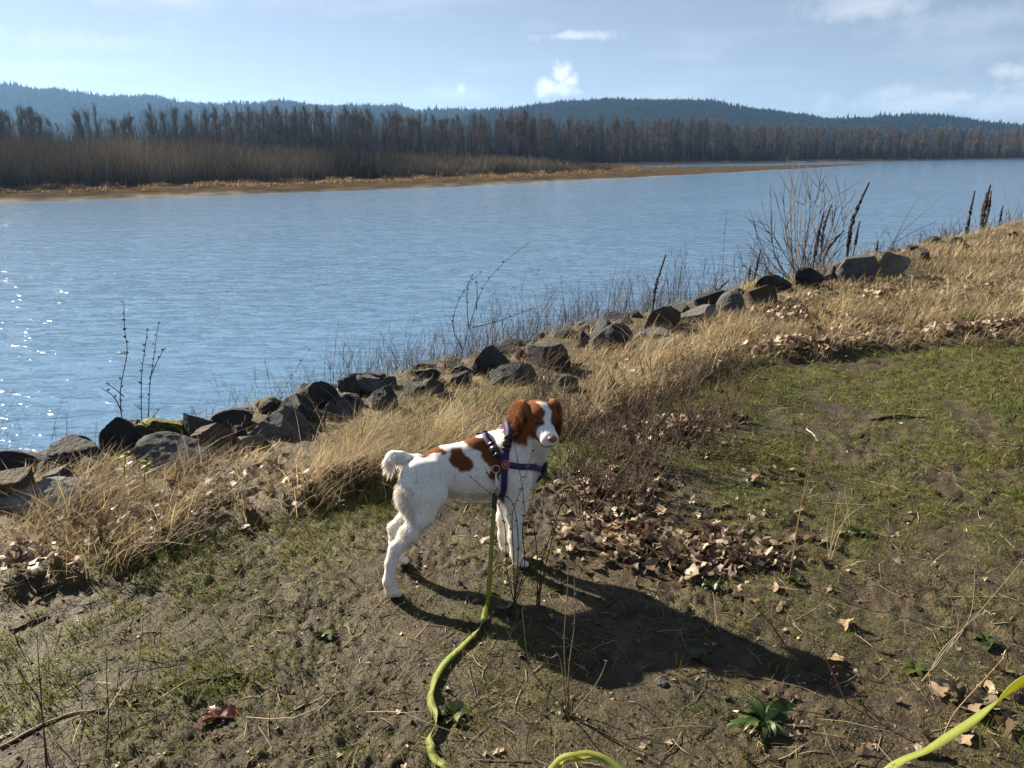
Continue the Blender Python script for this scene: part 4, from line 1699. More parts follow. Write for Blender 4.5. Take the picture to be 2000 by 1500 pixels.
mb.tube(hl(rc + 0.0125 * np.cos(a_)[:, None] * D_A @ np.eye(3) * 0 + np.stack([0.0125 * np.cos(a_), -0.004 * np.cos(a_), 0.0140 * np.sin(a_)], 1)), 0.0022, 6, cap=False)
mb.build('leash_ring', M['steel'], harness)
tag(harness, 'dark purple webbing harness with black buckles worn by the dog', 'harness')

# ------------------------------------------------------------------ leash
M['leash'] = plain_mat('lime_webbing', (0.36, 0.43, 0.120), 0.55, 0.4, vary=0.06, scale=60, bump=0.0006, bscale=900)
nt_ = M['leash'].node_tree
h_ = NT(nt_)
tr_ = h_.n('ShaderNodeBsdfTranslucent')
tr_.inputs['Color'].default_value = (0.50, 0.49, 0.07, 1)
mx_ = h_.n('ShaderNodeMixShader')
mx_.inputs[0].default_value = 0.58
h_.l(nt_.nodes['Principled BSDF'].outputs[0], mx_.inputs[1])
h_.l(tr_.outputs[0], mx_.inputs[2])
h_.l(mx_.outputs[0], nt_.nodes['Material Output'].inputs['Surface'])
rw = dog_world(rc) + np.array([0, -0.006, -0.012])
leash = empty('dog_leash', on_z(950, 1205))
L0 = np.array(leash.location)
LP = []


def gz(x, y, lift=0.0):
    p = on_z(x, y, lift)
    for _ in range(4):
        p = on_z(x, y, float(terrain(p[0], p[1])) + lift)
    return p


clip_end = rw + np.array([-0.004, -0.012, -0.075])
for p in (clip_end, on_y(961, 1050, 2.27), on_y(956, 1130, 2.17)):
    LP.append((p, 0.15))
for x, y, lift, roll in ((951, 1185, .012, .5), (940, 1222, .008, .10), (905, 1262, .006, .85), (865, 1302, .006, .95), (842, 1345, .010, .50), (842, 1378, .008, .80), (851, 1412, .010, .10), (838, 1448, .008, .55), (847, 1477, .008, .90), (880, 1508, .008, 1.0),
                         (935, 1560, .01, .9), (1010, 1570, .01, .9), (1062, 1528, .014, .7), (1090, 1490, .045, .55), (1122, 1476, .060, .4), (1160, 1474, .058, .8), (1205, 1500, .035, 1.1), (1290, 1570, .012, 1.0), (1450, 1650, .012, 1.0), (1610, 1625, .05, .9)):
    LP.append((gz(x, y, lift), roll))
for x, y, z, roll in ((1740, 1502, .17, .55), (1815, 1462, .34, .5), (1900, 1408, .57, .5), (1960, 1362, .72, .5), (2030, 1298, .88, .5), (2130, 1190, 1.02, .5)):
    LP.append((on_z(x, y, z), roll))
P = smoothline(np.array([p for p, _ in LP]), 260)
P[40:190, :2] += 0.004 * np.stack([vnoise(np.arange(150) * 0.16, 0 * np.arange(150), 0, 91), vnoise(np.arange(150) * 0.16, 0 * np.arange(150), 0, 92)], 1)
roll = np.interp(np.linspace(0, 1, 260), np.linspace(0, 1, len(LP)), [r for _, r in LP])
T = nrm(np.gradient(P, axis=0))
view = nrm(np.array([0, 0, CAMZ]) - P)
up = np.array([0, 0, 1.0])
hor = nrm(np.cross(T, up))
flat = nrm(np.cross(hor, T))
# roll 1 = lying flat, 0 = standing on edge
N = nrm(flat * np.sin(roll * math.pi / 2)[:, None] + hor * np.cos(roll * math.pi / 2)[:, None])
N[:30] = nrm(np.array([0.8, -0.75, 0.15]))
w30 = np.clip((np.arange(260) - 24) / 22.0, 0, 1)[:, None]
N = nrm(N * w30 + nrm(np.array([0.8, -0.75, 0.15])) * (1 - w30))
air = np.clip((np.arange(260) - 205) / 20.0, 0, 1)[:, None]   # towards the hand the flat side turns up to the holder
N = nrm(N * (1 - air) + nrm(np.array([-0.35, -0.55, 0.75])) * air)
gz_ = terrain(P[:, 0], P[:, 1])
low = np.clip(gz_ + 0.006 + 0.010 * np.abs(np.cross(T, N)[:, 2]) - P[:, 2], 0, None)
P[:, 2] += low
mb = MB()
ribbon(mb, P - L0, N, 0.0210, 0.0016)
wb = mb.build('webbing', M['leash'], leash, smooth=False)
M['seam'] = plain_mat('dark_seam', (0.03, 0.045, 0.03), 0.6, 0.3)
mb = MB()
Pc = P[:4]
ribbon(mb, Pc - L0 + np.array([0.0, -0.003, 0.0]), N[:4], 0.022, 0.006)
mb.build('stitched_end', M['seam'], leash)
mb = MB()
mb.tube([rw - L0, rw - L0 + (-0.001, -0.004, -0.018), rw - L0 + (0.006, -0.008, -0.034), clip_end - L0 + (0.002, 0, 0.03), clip_end - L0], [0.003, 0.004, 0.0035, 0.006, 0.007], 7)
mb.build('snap_hook', M['steel'], leash)
tag(leash, 'lime yellow webbing leash trailing from the harness across the mud', 'leash')

# ------------------------------------------------------------------ grass, moss tufts, litter
STRAW = np.array((0.46, 0.365, 0.205))
STRAW2 = np.array((0.215, 0.155, 0.085))
GREEN = np.array((0.075, 0.105, 0.014))


def in_view(X, Y, z=0.0, pad=420):
    zc = Y * CP + (CAMZ - z) * SP
    yc = Y * SP - (CAMZ - z) * CP
    px_ = 1000 + 1500 * X / np.maximum(zc, 0.05)
    py_ = 750 - 1500 * yc / np.maximum(zc, 0.05)
    return (zc > 0.3) & (px_ > -pad) & (px_ < 2000 + pad) & (py_ < 1500 + pad), px_, py_


def scatter(N, rmin, rmax, r, power=1.0):
    """points over the wedge in front of the camera, thinning with distance"""
    rad = rmin * (rmax / rmin) ** (r.random(N) ** power)
    th = r.uniform(-0.82, 0.82, N)
    return rad * np.sin(th), rad * np.cos(th)


def dry_grass():
    r = np.random.default_rng(21)
    mb = MB()
    X, Y = scatter(420000, 2.2, 26, r, 1.0)
    g = grass_mask(X, Y)
    u, s = us(X, Y)
    cl = 0.5 + 0.5 * fbm(X * 2.6, Y * 2.6, 0, 3, 61)
    dens = g * np.clip((cl - 0.28) * 2.6, np.where((s > 3.1) & (s < 3.9), 0.35, 0.08), 1) * (1 - sstep(3.9, 4.6, s))
    dens = dens * np.where(u > 6, np.interp(s, [2, 3.2, 3.7, 4.4], [1.6, 1.6, 1.3, 1.0]), np.interp(s, [2, 3.2, 3.7, 4.2], [1, 1, 0.65, 0.35]))
    keep = (r.random(len(X)) < dens) & in_view(X, Y)[0]
    X, Y, cl, s = X[keep], Y[keep], cl[keep], s[keep]
    R = np.hypot(X, Y)
    pick = r.random(len(X)) < np.clip(112000 / len(X), 0, 1)
    X, Y, cl, s, R = X[pick], Y[pick], cl[pick], s[pick], R[pick]
    N = len(X)
    print('grass blades', N)
    root = np.stack([X, Y, terrain(X, Y) - 0.005], 1)
    tall = 0.6 + 0.8 * np.clip(0.5 + fbm(X * 1.7, Y * 1.7, 0, 3, 67), 0, 1)
    h = r.uniform(0.05, 0.22, N) * tall * (0.55 + 0.6 * cl) * 1.10 * np.interp(us(X, Y)[0], [3.5, 6], [1, 0.75])
    clump = np.clip(0.35 + 1.5 * vnoise(X * 5.5, Y * 5.5, 0, 79), 0, 1.3)
    h = h * (0.55 + 0.75 * clump)
    h = h * np.where(us(X, Y)[0] > 7, np.interp(s, [2.4, 3.0, 3.45, 3.8], [1, 0.95, 0.85, 0.8]), np.interp(s, [2.4, 3.0, 3.45, 3.8], [1, 0.82, 0.50, 0.45]))
    wind = np.array([0.75, 0.45, 0])
    lean = wind * r.normal(0.75, 0.45, N)[:, None] + np.concatenate([r.normal(0, 0.35, (N, 2)), np.zeros((N, 1))], 1)
    stray = r.random(N) < 0.14
    lean[stray] = np.concatenate([r.normal(0, 0.9, (stray.sum(), 2)), np.zeros((stray.sum(), 1))], 1)
    h[stray] *= 1.35
    w = r.uniform(0.0012, 0.0030, N) * np.where(r.random(N) < 0.12, 1.9, 1.0) * np.clip(R / 3.2, 1, 5)
    green = (np.clip(fbm(X * 1.9, Y * 1.9, 0, 3, 71) * 1.6 - 0.10, 0, 1) * (r.random(N) < 0.75))[:, None]
    t = r.random((N, 1))
    c = STRAW * t + STRAW2 * (1 - t)
    patch = 1.0 + 0.6 * fbm(X * 3.3, Y * 3.3, 0, 3, 73)
    c = c * r.uniform(0.7, 1.35, (N, 1)) * patch[:, None]
    gcol = GREEN * r.uniform(0.7, 1.4, (N, 1))
    c0 = c * (1 - green) * 0.85 + gcol * green
    h = h * (1 - 0.45 * green[:, 0])
    blades(mb, root, lean, h, w, 3, c0, c * (1 - 0.8 * green) + gcol * 0.8 * green + 0.03, 0.55)
    tag(mb.build('dry_grass', M['grass']), 'tawny windswept dry grass strip between path and boulders', 'grass', kind='stuff')


def moss_tufts():
    r = np.random.default_rng(22)
    mb = MB()
    X, Y = scatter(420000, 1.45, 12, r, 0.9)
    m = moss_mask(X, Y)
    g = grass_mask(X, Y)
    keep = (r.random(len(X)) < (np.clip(m - 0.16, 0, 1) + 0.05) * (1 - g * 0.85)) & in_view(X, Y)[0]
    X, Y = X[keep], Y[keep]
    pick = r.random(len(X)) < np.clip(140000 / len(X), 0, 1)
    X, Y = X[pick], Y[pick]
    N = len(X)
    R = np.hypot(X, Y)
    print('tufts', N)
    root = np.stack([X, Y, terrain(X, Y) - 0.003], 1)
    h = r.gamma(2.2, 0.0085, N) + 0.005
    lean = np.concatenate([r.normal(0, 0.8, (N, 2)), np.zeros((N, 1))], 1)
    yel = np.clip(0.5 + 0.9 * fbm(X * 2.3, Y * 2.3, 0, 3, 81), 0, 1)[:, None]
    c = np.array((0.066, 0.102, 0.009)) * (1 - yel) + np.array((0.165, 0.145, 0.024)) * yel
    dry = (r.random((N, 1)) < 0.22)
    c = np.where(dry, np.array((0.26, 0.20, 0.11)), c) * r.uniform(0.65, 1.35, (N, 1))
    blades(mb, root, lean, h, r.uniform(0.0018, 0.0036, N) * np.clip(R / 2.6, 1, 3), 2, c * 0.8, c * 1.1, 0.4)
    tag(mb.build('moss_and_short_grass', M['grass']), 'low moss and short green grass patching the muddy path', 'moss', kind='stuff')


def straw_litter():
    r = np.random.default_rng(23)
    mb = MB()
    X, Y = scatter(3600, 1.45, 9, r, 0.9)
    keep = in_view(X, Y)[0] & (us(X, Y)[1] < 3.2)
    X, Y = X[keep], Y[keep]
    n_ = len(X)
    t = np.linspace(-0.5, 0.5, 4)[None]
    A = r.uniform(0, 6.28, n_)[:, None]
    L = np.minimum(r.gamma(2.0, 0.035, n_), 0.30)[:, None]
    B = r.normal(0, 0.18, n_)[:, None]
    PX = X[:, None] + L * (t * np.cos(A) - B * t * t * np.sin(A))
    PY = Y[:, None] + L * (t * np.sin(A) + B * t * t * np.cos(A))
    PZ = terrain(PX, PY) + 0.003 + np.abs(r.normal(0, 0.25, (n_, 1))) * L * (t + 0.5) * (r.random((n_, 1)) < 0.4)
    for k in range(n_):
        c = np.array((0.34, 0.27, 0.17)) * r.uniform(0.35, 1.3)
        if r.random() < 0.4:
            c = np.array((0.045, 0.032, 0.024))
        rad = r.uniform(0.0008, 0.0018)
        mb.tube(np.stack([PX[k], PY[k], PZ[k]], 1), [rad, rad, rad * 0.9, rad * 0.5], 3, c)
    tag(mb.build('straw_litter', M['stem']), 'scattered bits of straw and twig on the path', 'straw', kind='stuff')
    # grit and clods
    mb = MB()
    X, Y = scatter(14000, 1.45, 7, r, 0.9)
    keep = in_view(X, Y)[0] & (us(X, Y)[1] < 2.7)
    X, Y = X[keep], Y[keep]
    Z = terrain(X, Y)
    V4 = np.array([(1, 0, -.5), (-.5, .87, -.5), (-.5, -.87, -.5), (0.1, 0, .8), (.6, .5, .3), (-.6, .3, .35)])
    F = np.array([(0, 1, 4), (1, 5, 4), (4, 5, 3), (1, 2, 5), (2, 3, 5), (0, 4, 3), (0, 3, 2)])
    n = len(X)
    sz = np.clip(r.gamma(1.6, 0.0018, n), 0.0014, 0.0085)
    a = r.uniform(0, 6.28, n)
    ca, sa = np.cos(a), np.sin(a)
    J_ = V4[None] * r.uniform(0.6, 1.3, (n, 6, 3)) * sz[:, None, None]
    W = np.stack([J_[..., 0] * ca[:, None] - J_[..., 1] * sa[:, None], J_[..., 0] * sa[:, None] + J_[..., 1] * ca[:, None], J_[..., 2] * 0.8], -1)
    W = W + np.stack([X, Y, Z + sz * 0.1], 1)[:, None, :]
    tone = np.where(r.random((n, 1)) < 0.05, np.array((0.17, 0.16, 0.15)), np.array((0.075, 0.054, 0.032))) * r.uniform(0.5, 1.6, (n, 1))
    mb.add(W.reshape(-1, 3), ((np.arange(n) * 6)[:, None, None] + F[None]).reshape(-1, 3), None, np.repeat(tone, 6, 0))
    tag(mb.build('grit_and_clods', M['pebble']), 'fine grit and crumbs of mud over the path', 'grit', kind='stuff')


dry_grass()
moss_tufts()
straw_litter()


# ------------------------------------------------------------------ fallen leaves
def leaf_mesh(seed):
    r = np.random.default_rng(seed)
    n = 20
    a = np.linspace(-math.pi, math.pi, n, endpoint=False)
    lob = r.integers(3, 6)
    rad = 0.5 + 0.13 * np.cos(a * lob + r.uniform(0, 6)) + 0.05 * r.normal(0, 1, n)
    rad = rad * (1 + 0.35 * np.cos(a)) * 0.8
    out = np.stack([rad * np.cos(a), rad * np.sin(a) * r.uniform(0.7, 1.0)], 1)
    rings = [out * k for k in (1.0, 0.66, 0.33)]
    P = np.vstack(rings + [np.zeros((1, 2))])
    c1, c2, c3 = r.uniform(0.3, 1.1), r.uniform(-0.5, 0.6), r.uniform(2, 5)
    z = c1 * P[:, 1] ** 2 + c2 * P[:, 0] ** 2 + 0.07 * np.sin(P[:, 0] * c3 * 2 + seed) * np.abs(P[:, 1]) * 3 - 0.06 * np.exp(-(P[:, 1] / 0.06) ** 2)
    V = np.column_stack([P, z - z.min()])
    f4 = []
    for k in range(2):
        for q in range(n):
            f4.append((k * n + q, k * n + (q + 1) % n, (k + 1) * n + (q + 1) % n, (k + 1) * n + q))
    f3 = [(2 * n + q, 2 * n + (q + 1) % n, 3 * n) for q in range(n)]
    st = np.array([(-0.45, 0, 0.0), (-0.45, 0.014, 0.01), (-0.95, 0.10, 0.10), (-0.95, 0.085, 0.10)])
    V = np.vstack([V, st + np.array([0, 0, V[3 * n, 2]])])
    f4.append((3 * n + 1, 3 * n + 2, 3 * n + 3, 3 * n + 4))
    return V, np.array(f3), np.array(f4)


LEAF = [leaf_mesh(300 + k) for k in range(9)]
LCOL = [(0.200, 0.140, 0.088), (0.30, 0.22, 0.14), (0.120, 0.077, 0.050), (0.43, 0.34, 0.235), (0.068, 0.044, 0.031)]
LNAME = ['mid brown', 'light tan', 'dark brown', 'pale buff', 'blackish brown']
LEAFME = {}
for k in range(9):
    for c in range(5):
        mb = MB()
        mb.add(LEAF[k][0], LEAF[k][1], LEAF[k][2], LCOL[c])
        me = mb.mesh('leaf', smooth=True)
        me.materials.append(M['leaf'])
        LEAFME[k, c] = me
lr = np.random.default_rng(31)


def rotm(a, b, c):
    ca, sa, cb, sb, cc, s_ = math.cos(a), math.sin(a), math.cos(b), math.sin(b), math.cos(c), math.sin(c)
    return np.array([[cc, -s_, 0], [s_, cc, 0], [0, 0, 1]]) @ np.array([[cb, 0, sb], [0, 1, 0], [-sb, 0, cb]]) @ np.array([[1, 0, 0], [0, ca, -sa], [0, sa, ca]])


# drifts of leaves: view centre, spread in metres, how many singly, how many in the mass, size, pile height, words
DRIFTS = [
    (1290, 1070, 0.35, 0.20, -0.10, 96, 260, 0.060, 0.05, 'brown curled leaf in the heap on the path right of the dog'),
    (1450, 1090, 0.14, 0.07, -0.1, 30, 110, 0.058, 0.03, 'dry leaf at the right fringe of the heap beside the dog'),
    (1300, 840, 0.22, 0.17, 0.2, 26, 220, 0.055, 0.05, 'brown leaf caught in the dark weeds behind the dog head'),
    (690, 955, 0.20, 0.07, 0.75, 26, 120, 0.062, 0.03, 'dark reddish leaf drifted against the grass behind the dog tail'),
    (160, 1090, 0.42, 0.16, 0.75, 26, 100, 0.058, 0.02, 'brown leaf tangled in the grass strip at the left edge'),
    (1580, 690, 0.45, 0.14, 0.35, 22, 260, 0.060, 0.03, 'leaf lodged along the dark edge of the long grass'),
    (1900, 660, 0.55, 0.12, 0.3, 12, 260, 0.060, 0.04, 'leaf in the brown drift under the tall grass at right'),
    (1880, 1385, 0.22, 0.12, 0.1, 18, 14, 0.055, 0.01, 'tan leaf in the litter below the leash at lower right'),
    (1560, 625, 0.9, 0.40, 0.7, 0, 330, 0.060, 0.03, ''),
    (1760, 590, 1.3, 0.6, 0.7, 0, 420, 0.060, 0.03, ''),
    (1350, 720, 0.7, 0.35, 0.7, 0, 140, 0.055, 0.02, ''),
    (1210, 960, 0.22, 0.20, 0.2, 12, 170, 0.055, 0.02, 'leaf among the brown weeds between the heap and the dog'),
    (1500, 940, 0.25, 0.12, 0.0, 9, 25, 0.050, 0.0, 'lone curled leaf on the mossy path beyond the leaf heap'),
    (400, 1000, 0.40, 0.14, 0.75, 12, 60, 0.055, 0.02, 'pale leaf lying on the bent grass below the boulders'),
]
mass = MB()
singles = 0
for (lx, ly, sx, sy, ang, ns, nm, size, pile, words) in DRIFTS:
    c0 = on_z(lx, ly)
    DXY = lr.normal(0, 0.62, (ns + nm, 2)) * np.where(lr.random((ns + nm, 1)) < 0.75, 1.0, 1.7)
    RR = np.hypot(DXY[:, 0], DXY[:, 1])
    LX = c0[0] + DXY[:, 0] * sx * math.cos(ang) - DXY[:, 1] * sy * math.sin(ang)
    LY = c0[1] + DXY[:, 0] * sx * math.sin(ang) + DXY[:, 1] * sy * math.cos(ang)
    LZ = terrain(LX, LY) + 0.002 + 0.05 * grass_mask(LX, LY) * lr.random(ns + nm)
    for k in range(ns + nm):
        x, y = LX[k], LY[k]
        z = LZ[k] + pile * max(0, 1 - RR[k] / 1.5) * lr.uniform(0.15 if k < nm else 0.75, 1.0)
        s_ = size * lr.uniform(0.55, 1.35)
        m_, c_ = int(lr.integers(0, 9)), int(lr.choice(5, p=[0.30, 0.26, 0.20, 0.12, 0.12]))
        if 'reddish' in words:
            c_ = int(lr.choice([2, 4, 0]))
        e_ = (lr.normal(0, 0.55), lr.normal(0, 0.55), lr.uniform(0, 6.28))
        if k < nm:
            V, f3, f4 = LEAF[m_]
            mass.add(V @ rotm(*e_).T * s_ + np.array([x, y, z]), f3, f4, np.array(LCOL[c_]) * lr.uniform(0.6, 1.3))
        else:
            o = link('fallen_leaf', LEAFME[m_, c_])
            o.location = (x, y, z)
            o.rotation_euler = e_
            o.scale = (s_,) * 3
            big = 'large' if s_ > size * 1.08 else ('small' if s_ < size * 0.78 else 'middling')
            w_ = words
            for z_ in ('brown ', 'dark reddish ', 'tan ', 'pale ', 'dry '):
                if w_.startswith(z_):
                    w_ = w_[len(z_):]
            tag(o, big + ' ' + LNAME[c_] + ' ' + w_, 'leaf', 'fallen leaves')
            singles += 1
CX, CY = scatter(1700, 1.5, 9, lr, 0.9)
CZ = terrain(CX, CY)
for x, y, z in zip(CX, CY, CZ):   # crumbs of leaf everywhere
    if us(x, y)[1] > 3.4:
        continue
    V, f3, f4 = LEAF[int(lr.integers(0, 9))]
    mass.add(V @ rotm(lr.normal(0, .5), lr.normal(0, .5), lr.uniform(0, 6.28)).T * lr.uniform(0.008, 0.024) + np.array([x, y, z + 0.002]), f3, f4, np.array(LCOL[int(lr.choice([0, 1, 2, 3, 4]))]) * lr.uniform(0.7, 1.3))
tag(mass.build('leaf_litter', M['leaf'], smooth=True), 'smaller brown leaf litter under and around the drifts', 'leaf litter', kind='stuff')
print('leaves', singles)

# ------------------------------------------------------------------ stalks, weeds and shrubs
DARK = np.array((0.032, 0.024, 0.019))


def seat(pts):
    """sink the first point into the ground"""
    pts = [np.array(p, float) for p in pts]
    return pts


def stalk_depth(x, y, s):
    """world Y where the view line through (x, .) meets the bank line at offset s"""
    r = ray(x, y)
    k = s * math.sqrt(2) / (r[1] - r[0])
    return r[1] * k


MULL = [  # seen points base..tip, bank offset, thickness, label
    ([(1275, 607), (1281, 560), (1300, 498)], 4.3, 8.0, 'lone dark mullein spike behind the brown block, curving right'),
    ([(1655, 500), (1666, 430), (1697, 357)], 4.3, 9.5, 'tallest dark mullein spike at the right of the bare shrub'),
    ([(1654, 492), (1657, 470), (1663, 436)], 4.3, 6.0, 'short dark spike at the left foot of the tallest one'),
    ([(1668, 488), (1673, 465), (1679, 432)], 4.3, 6.0, 'short dark spike at the right foot of the tallest one'),
    ([(1589, 515), (1597, 470), (1607, 420)], 4.3, 8.0, 'dark spike among the bare shrub twigs, left of a close pair'),
    ([(1603, 500), (1608, 450), (1624, 400)], 4.3, 6.5, 'dark spike among the bare shrub twigs, right of a close pair'),
    ([(1612, 500), (1630, 470), (1649, 450)], 4.3, 6.0, 'dark spike leaning low out of the bare shrub'),
    ([(1470, 562), (1477, 525), (1486, 486)], 4.2, 6.0, 'slim dark spike at the left foot of the bare shrub'),
    ([(1462, 565), (1463, 540), (1466, 520)], 4.2, 6.0, 'stub of a dark spike beside the slim one'),
    ([(1710, 512), (1712, 490), (1715, 470)], 4.3, 6.0, 'short straight dark stub above the leaning grey boulder'),
    ([(1884, 480), (1892, 430), (1904, 373)], 4.6, 7.0, 'thin dark spike left of the cluster near the right edge'),
    ([(1914, 472), (1923, 410), (1934, 362)], 4.6, 9.0, 'thickest branched dark spike near the right edge'),
    ([(1916, 470), (1919, 420), (1927, 376)], 4.6, 7.0, 'dark spike pressed against the left of the branched one'),
    ([(1922, 450), (1931, 410), (1936, 373)], 4.6, 6.0, 'dark spike pressed against the right of the branched one'),
    ([(1952, 440), (1955, 420), (1959, 401)], 4.8, 5.0, 'small dark spike farthest right on the bank'),
    ([(1392, 580), (1408, 562), (1424, 546)], 4.2, 6.0, 'broken dark spike leaning over the cube like boulder'),
]
mr = np.random.default_rng(41)
for pts, s, th, lab in MULL:
    Yb = stalk_depth(pts[0][0], pts[0][1], s)
    W = np.array([on_y(x, y, Yb) for x, y in pts])
    W = np.vstack([W[0] + (W[0] - W[1]) * 0.0 + np.array([0, 0, float(terrain(W[0][0], W[0][1])) - W[0][2] - 0.02]), W]) if W[0][2] > float(terrain(W[0][0], W[0][1])) else W
    root = empty('mullein_stalk', W[0])
    zc = Yb * CP + SP
    r0 = th * zc / 1500.0 / 2
    P = smoothline(W, 26) - W[0]
    t = np.linspace(0, 1, 26)
    head0 = 0.45
    mb = MB()
    mb.tube(P, r0 * np.where(t < head0, 0.42, 0.55) * (1 - 0.25 * t), 6, DARK * 1.3)
    mb.build('stem', M['stem'], root)
    mb = MB()
    for k in range(90):
        f = head0 + (1 - head0) * mr.random()
        c = np.array([np.interp(f, t, P[:, q]) for q in range(3)])
        taper = 1 - 0.75 * max(0, (f - 0.75) / 0.25)
        a = mr.uniform(0, 6.28)
        d = np.array([math.cos(a), math.sin(a), 0.3]) * r0 * 0.62 * taper
        mb.ball(c + d, r0 * np.array([0.42, 0.42, 0.6]) * taper * mr.uniform(0.7, 1.3), DARK * mr.uniform(0.6, 1.5), 0, 0, 3, 5)
    tag(mb.build('seed_spike', M['stem'], root), kind='stuff')
    tag(root, lab, 'plant', 'dark mullein stalks on the bank')


def budded(name, stems, label, cat='weed', group='bare budded weeds', col=DARK * 1.6, thick=0.0022, bud=0.006, step=0.055, leafcol=None):
    """thin bare weed: each stem a list of world points, buds along the upper part"""
    base = np.array(stems[0][0])
    root = empty(name, base)
    for st in stems:
        P = smoothline(np.array(st), max(10, 5 * len(st))) - base
        L = np.linalg.norm(np.diff(P, axis=0), axis=1).sum()
        t = np.linspace(0, 1, len(P))
        mb = MB()
        mb.tube(P, thick * (1.1 - 0.65 * t), 5, col)
        so = mb.build('stem', M['stem'], root)
        n = int(L * 0.75 / step)
        if n < 1 or bud <= 0:
            continue
        mb = MB()
        for k in range(n):
            f = 0.25 + 0.75 * (k + mr.uniform(0.3, 1.0)) / n
            f = min(f, 1.0)
            c = np.array([np.interp(f, t, P[:, q]) for q in range(3)])
            for q in range(int(mr.integers(1, 4))):
                a = mr.uniform(0, 6.28)
                e = c + np.array([math.cos(a), math.sin(a), 0.8]) * bud * mr.uniform(0.6, 1.4)
                mb.tube([c, e], [thick * 0.5, thick * 0.35], 3, col)
                mb.ball(e, bud * np.array([0.42, 0.42, 0.62]) * mr.uniform(0.6, 1.3), col * mr.uniform(0.7, 1.4), 0, 0, 3, 5)
        tag(mb.build('seed_heads', M['stem'], so), kind='stuff')
    tag(root, label, cat, group)
    return root


def wpts(pts, Y):
    return [on_y(x, y, Y) for x, y in pts]


def bank_weed(stems, s, label, **k):
    Y = stalk_depth(stems[0][0][0], stems[0][0][1], s)
    W = [wpts(p, Y) for p in stems]
    g = float(terrain(W[0][0][0], W[0][0][1]))
    if W[0][0][2] > g:
        W[0] = [np.array([W[0][0][0], W[0][0][1], g - 0.02])] + W[0]
    budded('budded_weed', W, label, **k)


bank_weed([[(240, 835), (235, 765), (248, 690), (243, 640), (242, 585)], [(238, 805), (222, 775), (197, 757)], [(242, 775), (225, 760), (207, 748)], [(246, 692), (238, 690), (228, 692)]], 4.0,
          'tall budded stalk rising behind the tall upright boulder at left', thick=0.0030, bud=0.009, step=0.045)
bank_weed([[(277, 845), (276, 740), (282, 690), (288, 643)], [(277, 800), (262, 790)], [(277, 750), (268, 745)]], 3.95,
          'budded stalk behind the mossy boulder, left of a close pair', thick=0.0028, bud=0.008, step=0.04)
bank_weed([[(290, 845), (292, 760), (300, 700), (310, 628)], [(292, 740), (305, 710), (321, 680)], [(288, 830), (310, 800)]], 3.95,
          'budded stalk behind the mossy boulder, right of a close pair', thick=0.0028, bud=0.008, step=0.04)
bank_weed([[(893, 735), (903, 690), (922, 620), (945, 560), (985, 512), (1036, 472)], [(904, 684), (886, 645), (889, 605), (912, 560), (941, 530)], [(915, 640), (912, 590), (914, 555), (925, 535)], [(922, 640), (970, 628), (1020, 610), (1056, 598)], [(930, 605), (932, 570), (929, 545)]], 4.0,
          'tall branching budded weed arching right over the water', thick=0.0032, bud=0.0085, step=0.07)
bank_weed([[(545, 790), (570, 735), (606, 680)]], 4.3, 'faint thin budded stem leaning right above the angular boulders', thick=0.0018, bud=0.006)
bank_weed([[(1144, 660), (1143, 620), (1150, 578)]], 4.0, 'short straight budded stem above the slabby stones', thick=0.0022, bud=0.007)
bank_weed([[(1410, 560), (1414, 470), (1420, 410)]], 4.6, 'thin budded stem left of the bare shrub', thick=0.003, bud=0.008)
bank_weed([[(1720, 510), (1760, 455), (1800, 420), (1850, 376)], [(1745, 475), (1790, 450), (1830, 432)], [(1735, 490), (1770, 425), (1795, 380)]], 4.6, 'long budded stems arching right past the tallest spike', thick=0.004, bud=0.009, step=0.1)
bank_weed([[(1850, 470), (1865, 440), (1890, 415)], [(1852, 465), (1880, 450), (1900, 440)]], 4.8, 'short tangled brown stems left of the right edge spikes', thick=0.004, bud=0.012, step=0.06)
bank_weed([[(1965, 455), (1970, 410), (1960, 370)], [(1968, 440), (1990, 400), (2000, 360)], [(1966, 445), (1982, 420), (1992, 385)]], 4.9, 'pale tangled weed stems on the bank at the right edge', thick=0.004, bud=0.010, step=0.08, col=np.array((0.16, 0.12, 0.085)))


def from_ground(x, y):
    return gz(x, y)


def ground_weed(base, stems, label, **k):
    """base on the ground (seen at), every stem given by view points and how much nearer (-) or farther the tip leans"""
    b = gz(*base)
    W = []
    for pts, dz in stems:
        n = len(pts)
        P = [b + np.array([mr.normal(0, 0.004), mr.normal(0, 0.004), -0.01])]
        for i, (x, y) in enumerate(pts):
            P.append(on_y(x, y, b[1] + dz * (i + 1) / n))
        W.append(P)
    return budded('dark_weed', W, label, **k)


ground_weed((1003, 1180), [([(990, 1110), (986, 1030), (968, 975), (940, 950), (914, 926)], 0.0), ([(1003, 1090), (1000, 1010), (1010, 975), (1028, 925), (1040, 880)], -0.02),
                           ([(1018, 1100), (1040, 1060), (1058, 1010), (1062, 960)], 0.02), ([(1010, 1120), (1012, 1050), (1002, 985), (970, 955), (946, 912)], -0.03),
                           ([(1024, 1110), (1020, 1040), (1024, 990), (1012, 905), (993, 815)], -0.05), ([(1030, 1120), (1070, 1060), (1085, 1010), (1110, 960)], 0.03)],
            'dark budded weed standing in front of the dog fore legs', thick=0.0019, bud=0.0055, step=0.05, col=np.array((0.055, 0.042, 0.034)))
ground_weed((1048, 1182), [([(1062, 1120), (1082, 1040), (1100, 960), (1112, 900)], 0.05), ([(1056, 1110), (1070, 1060), (1090, 1020)], 0.02), ([(1050, 1120), (1046, 1050), (1038, 1000), (1043, 950)], 0.0), ([(1060, 1130), (1100, 1090), (1150, 1045)], 0.0)],
            'dark leaning weed just right of the dog fore paws', thick=0.0022, bud=0.005, step=0.06, col=np.array((0.05, 0.038, 0.03)))
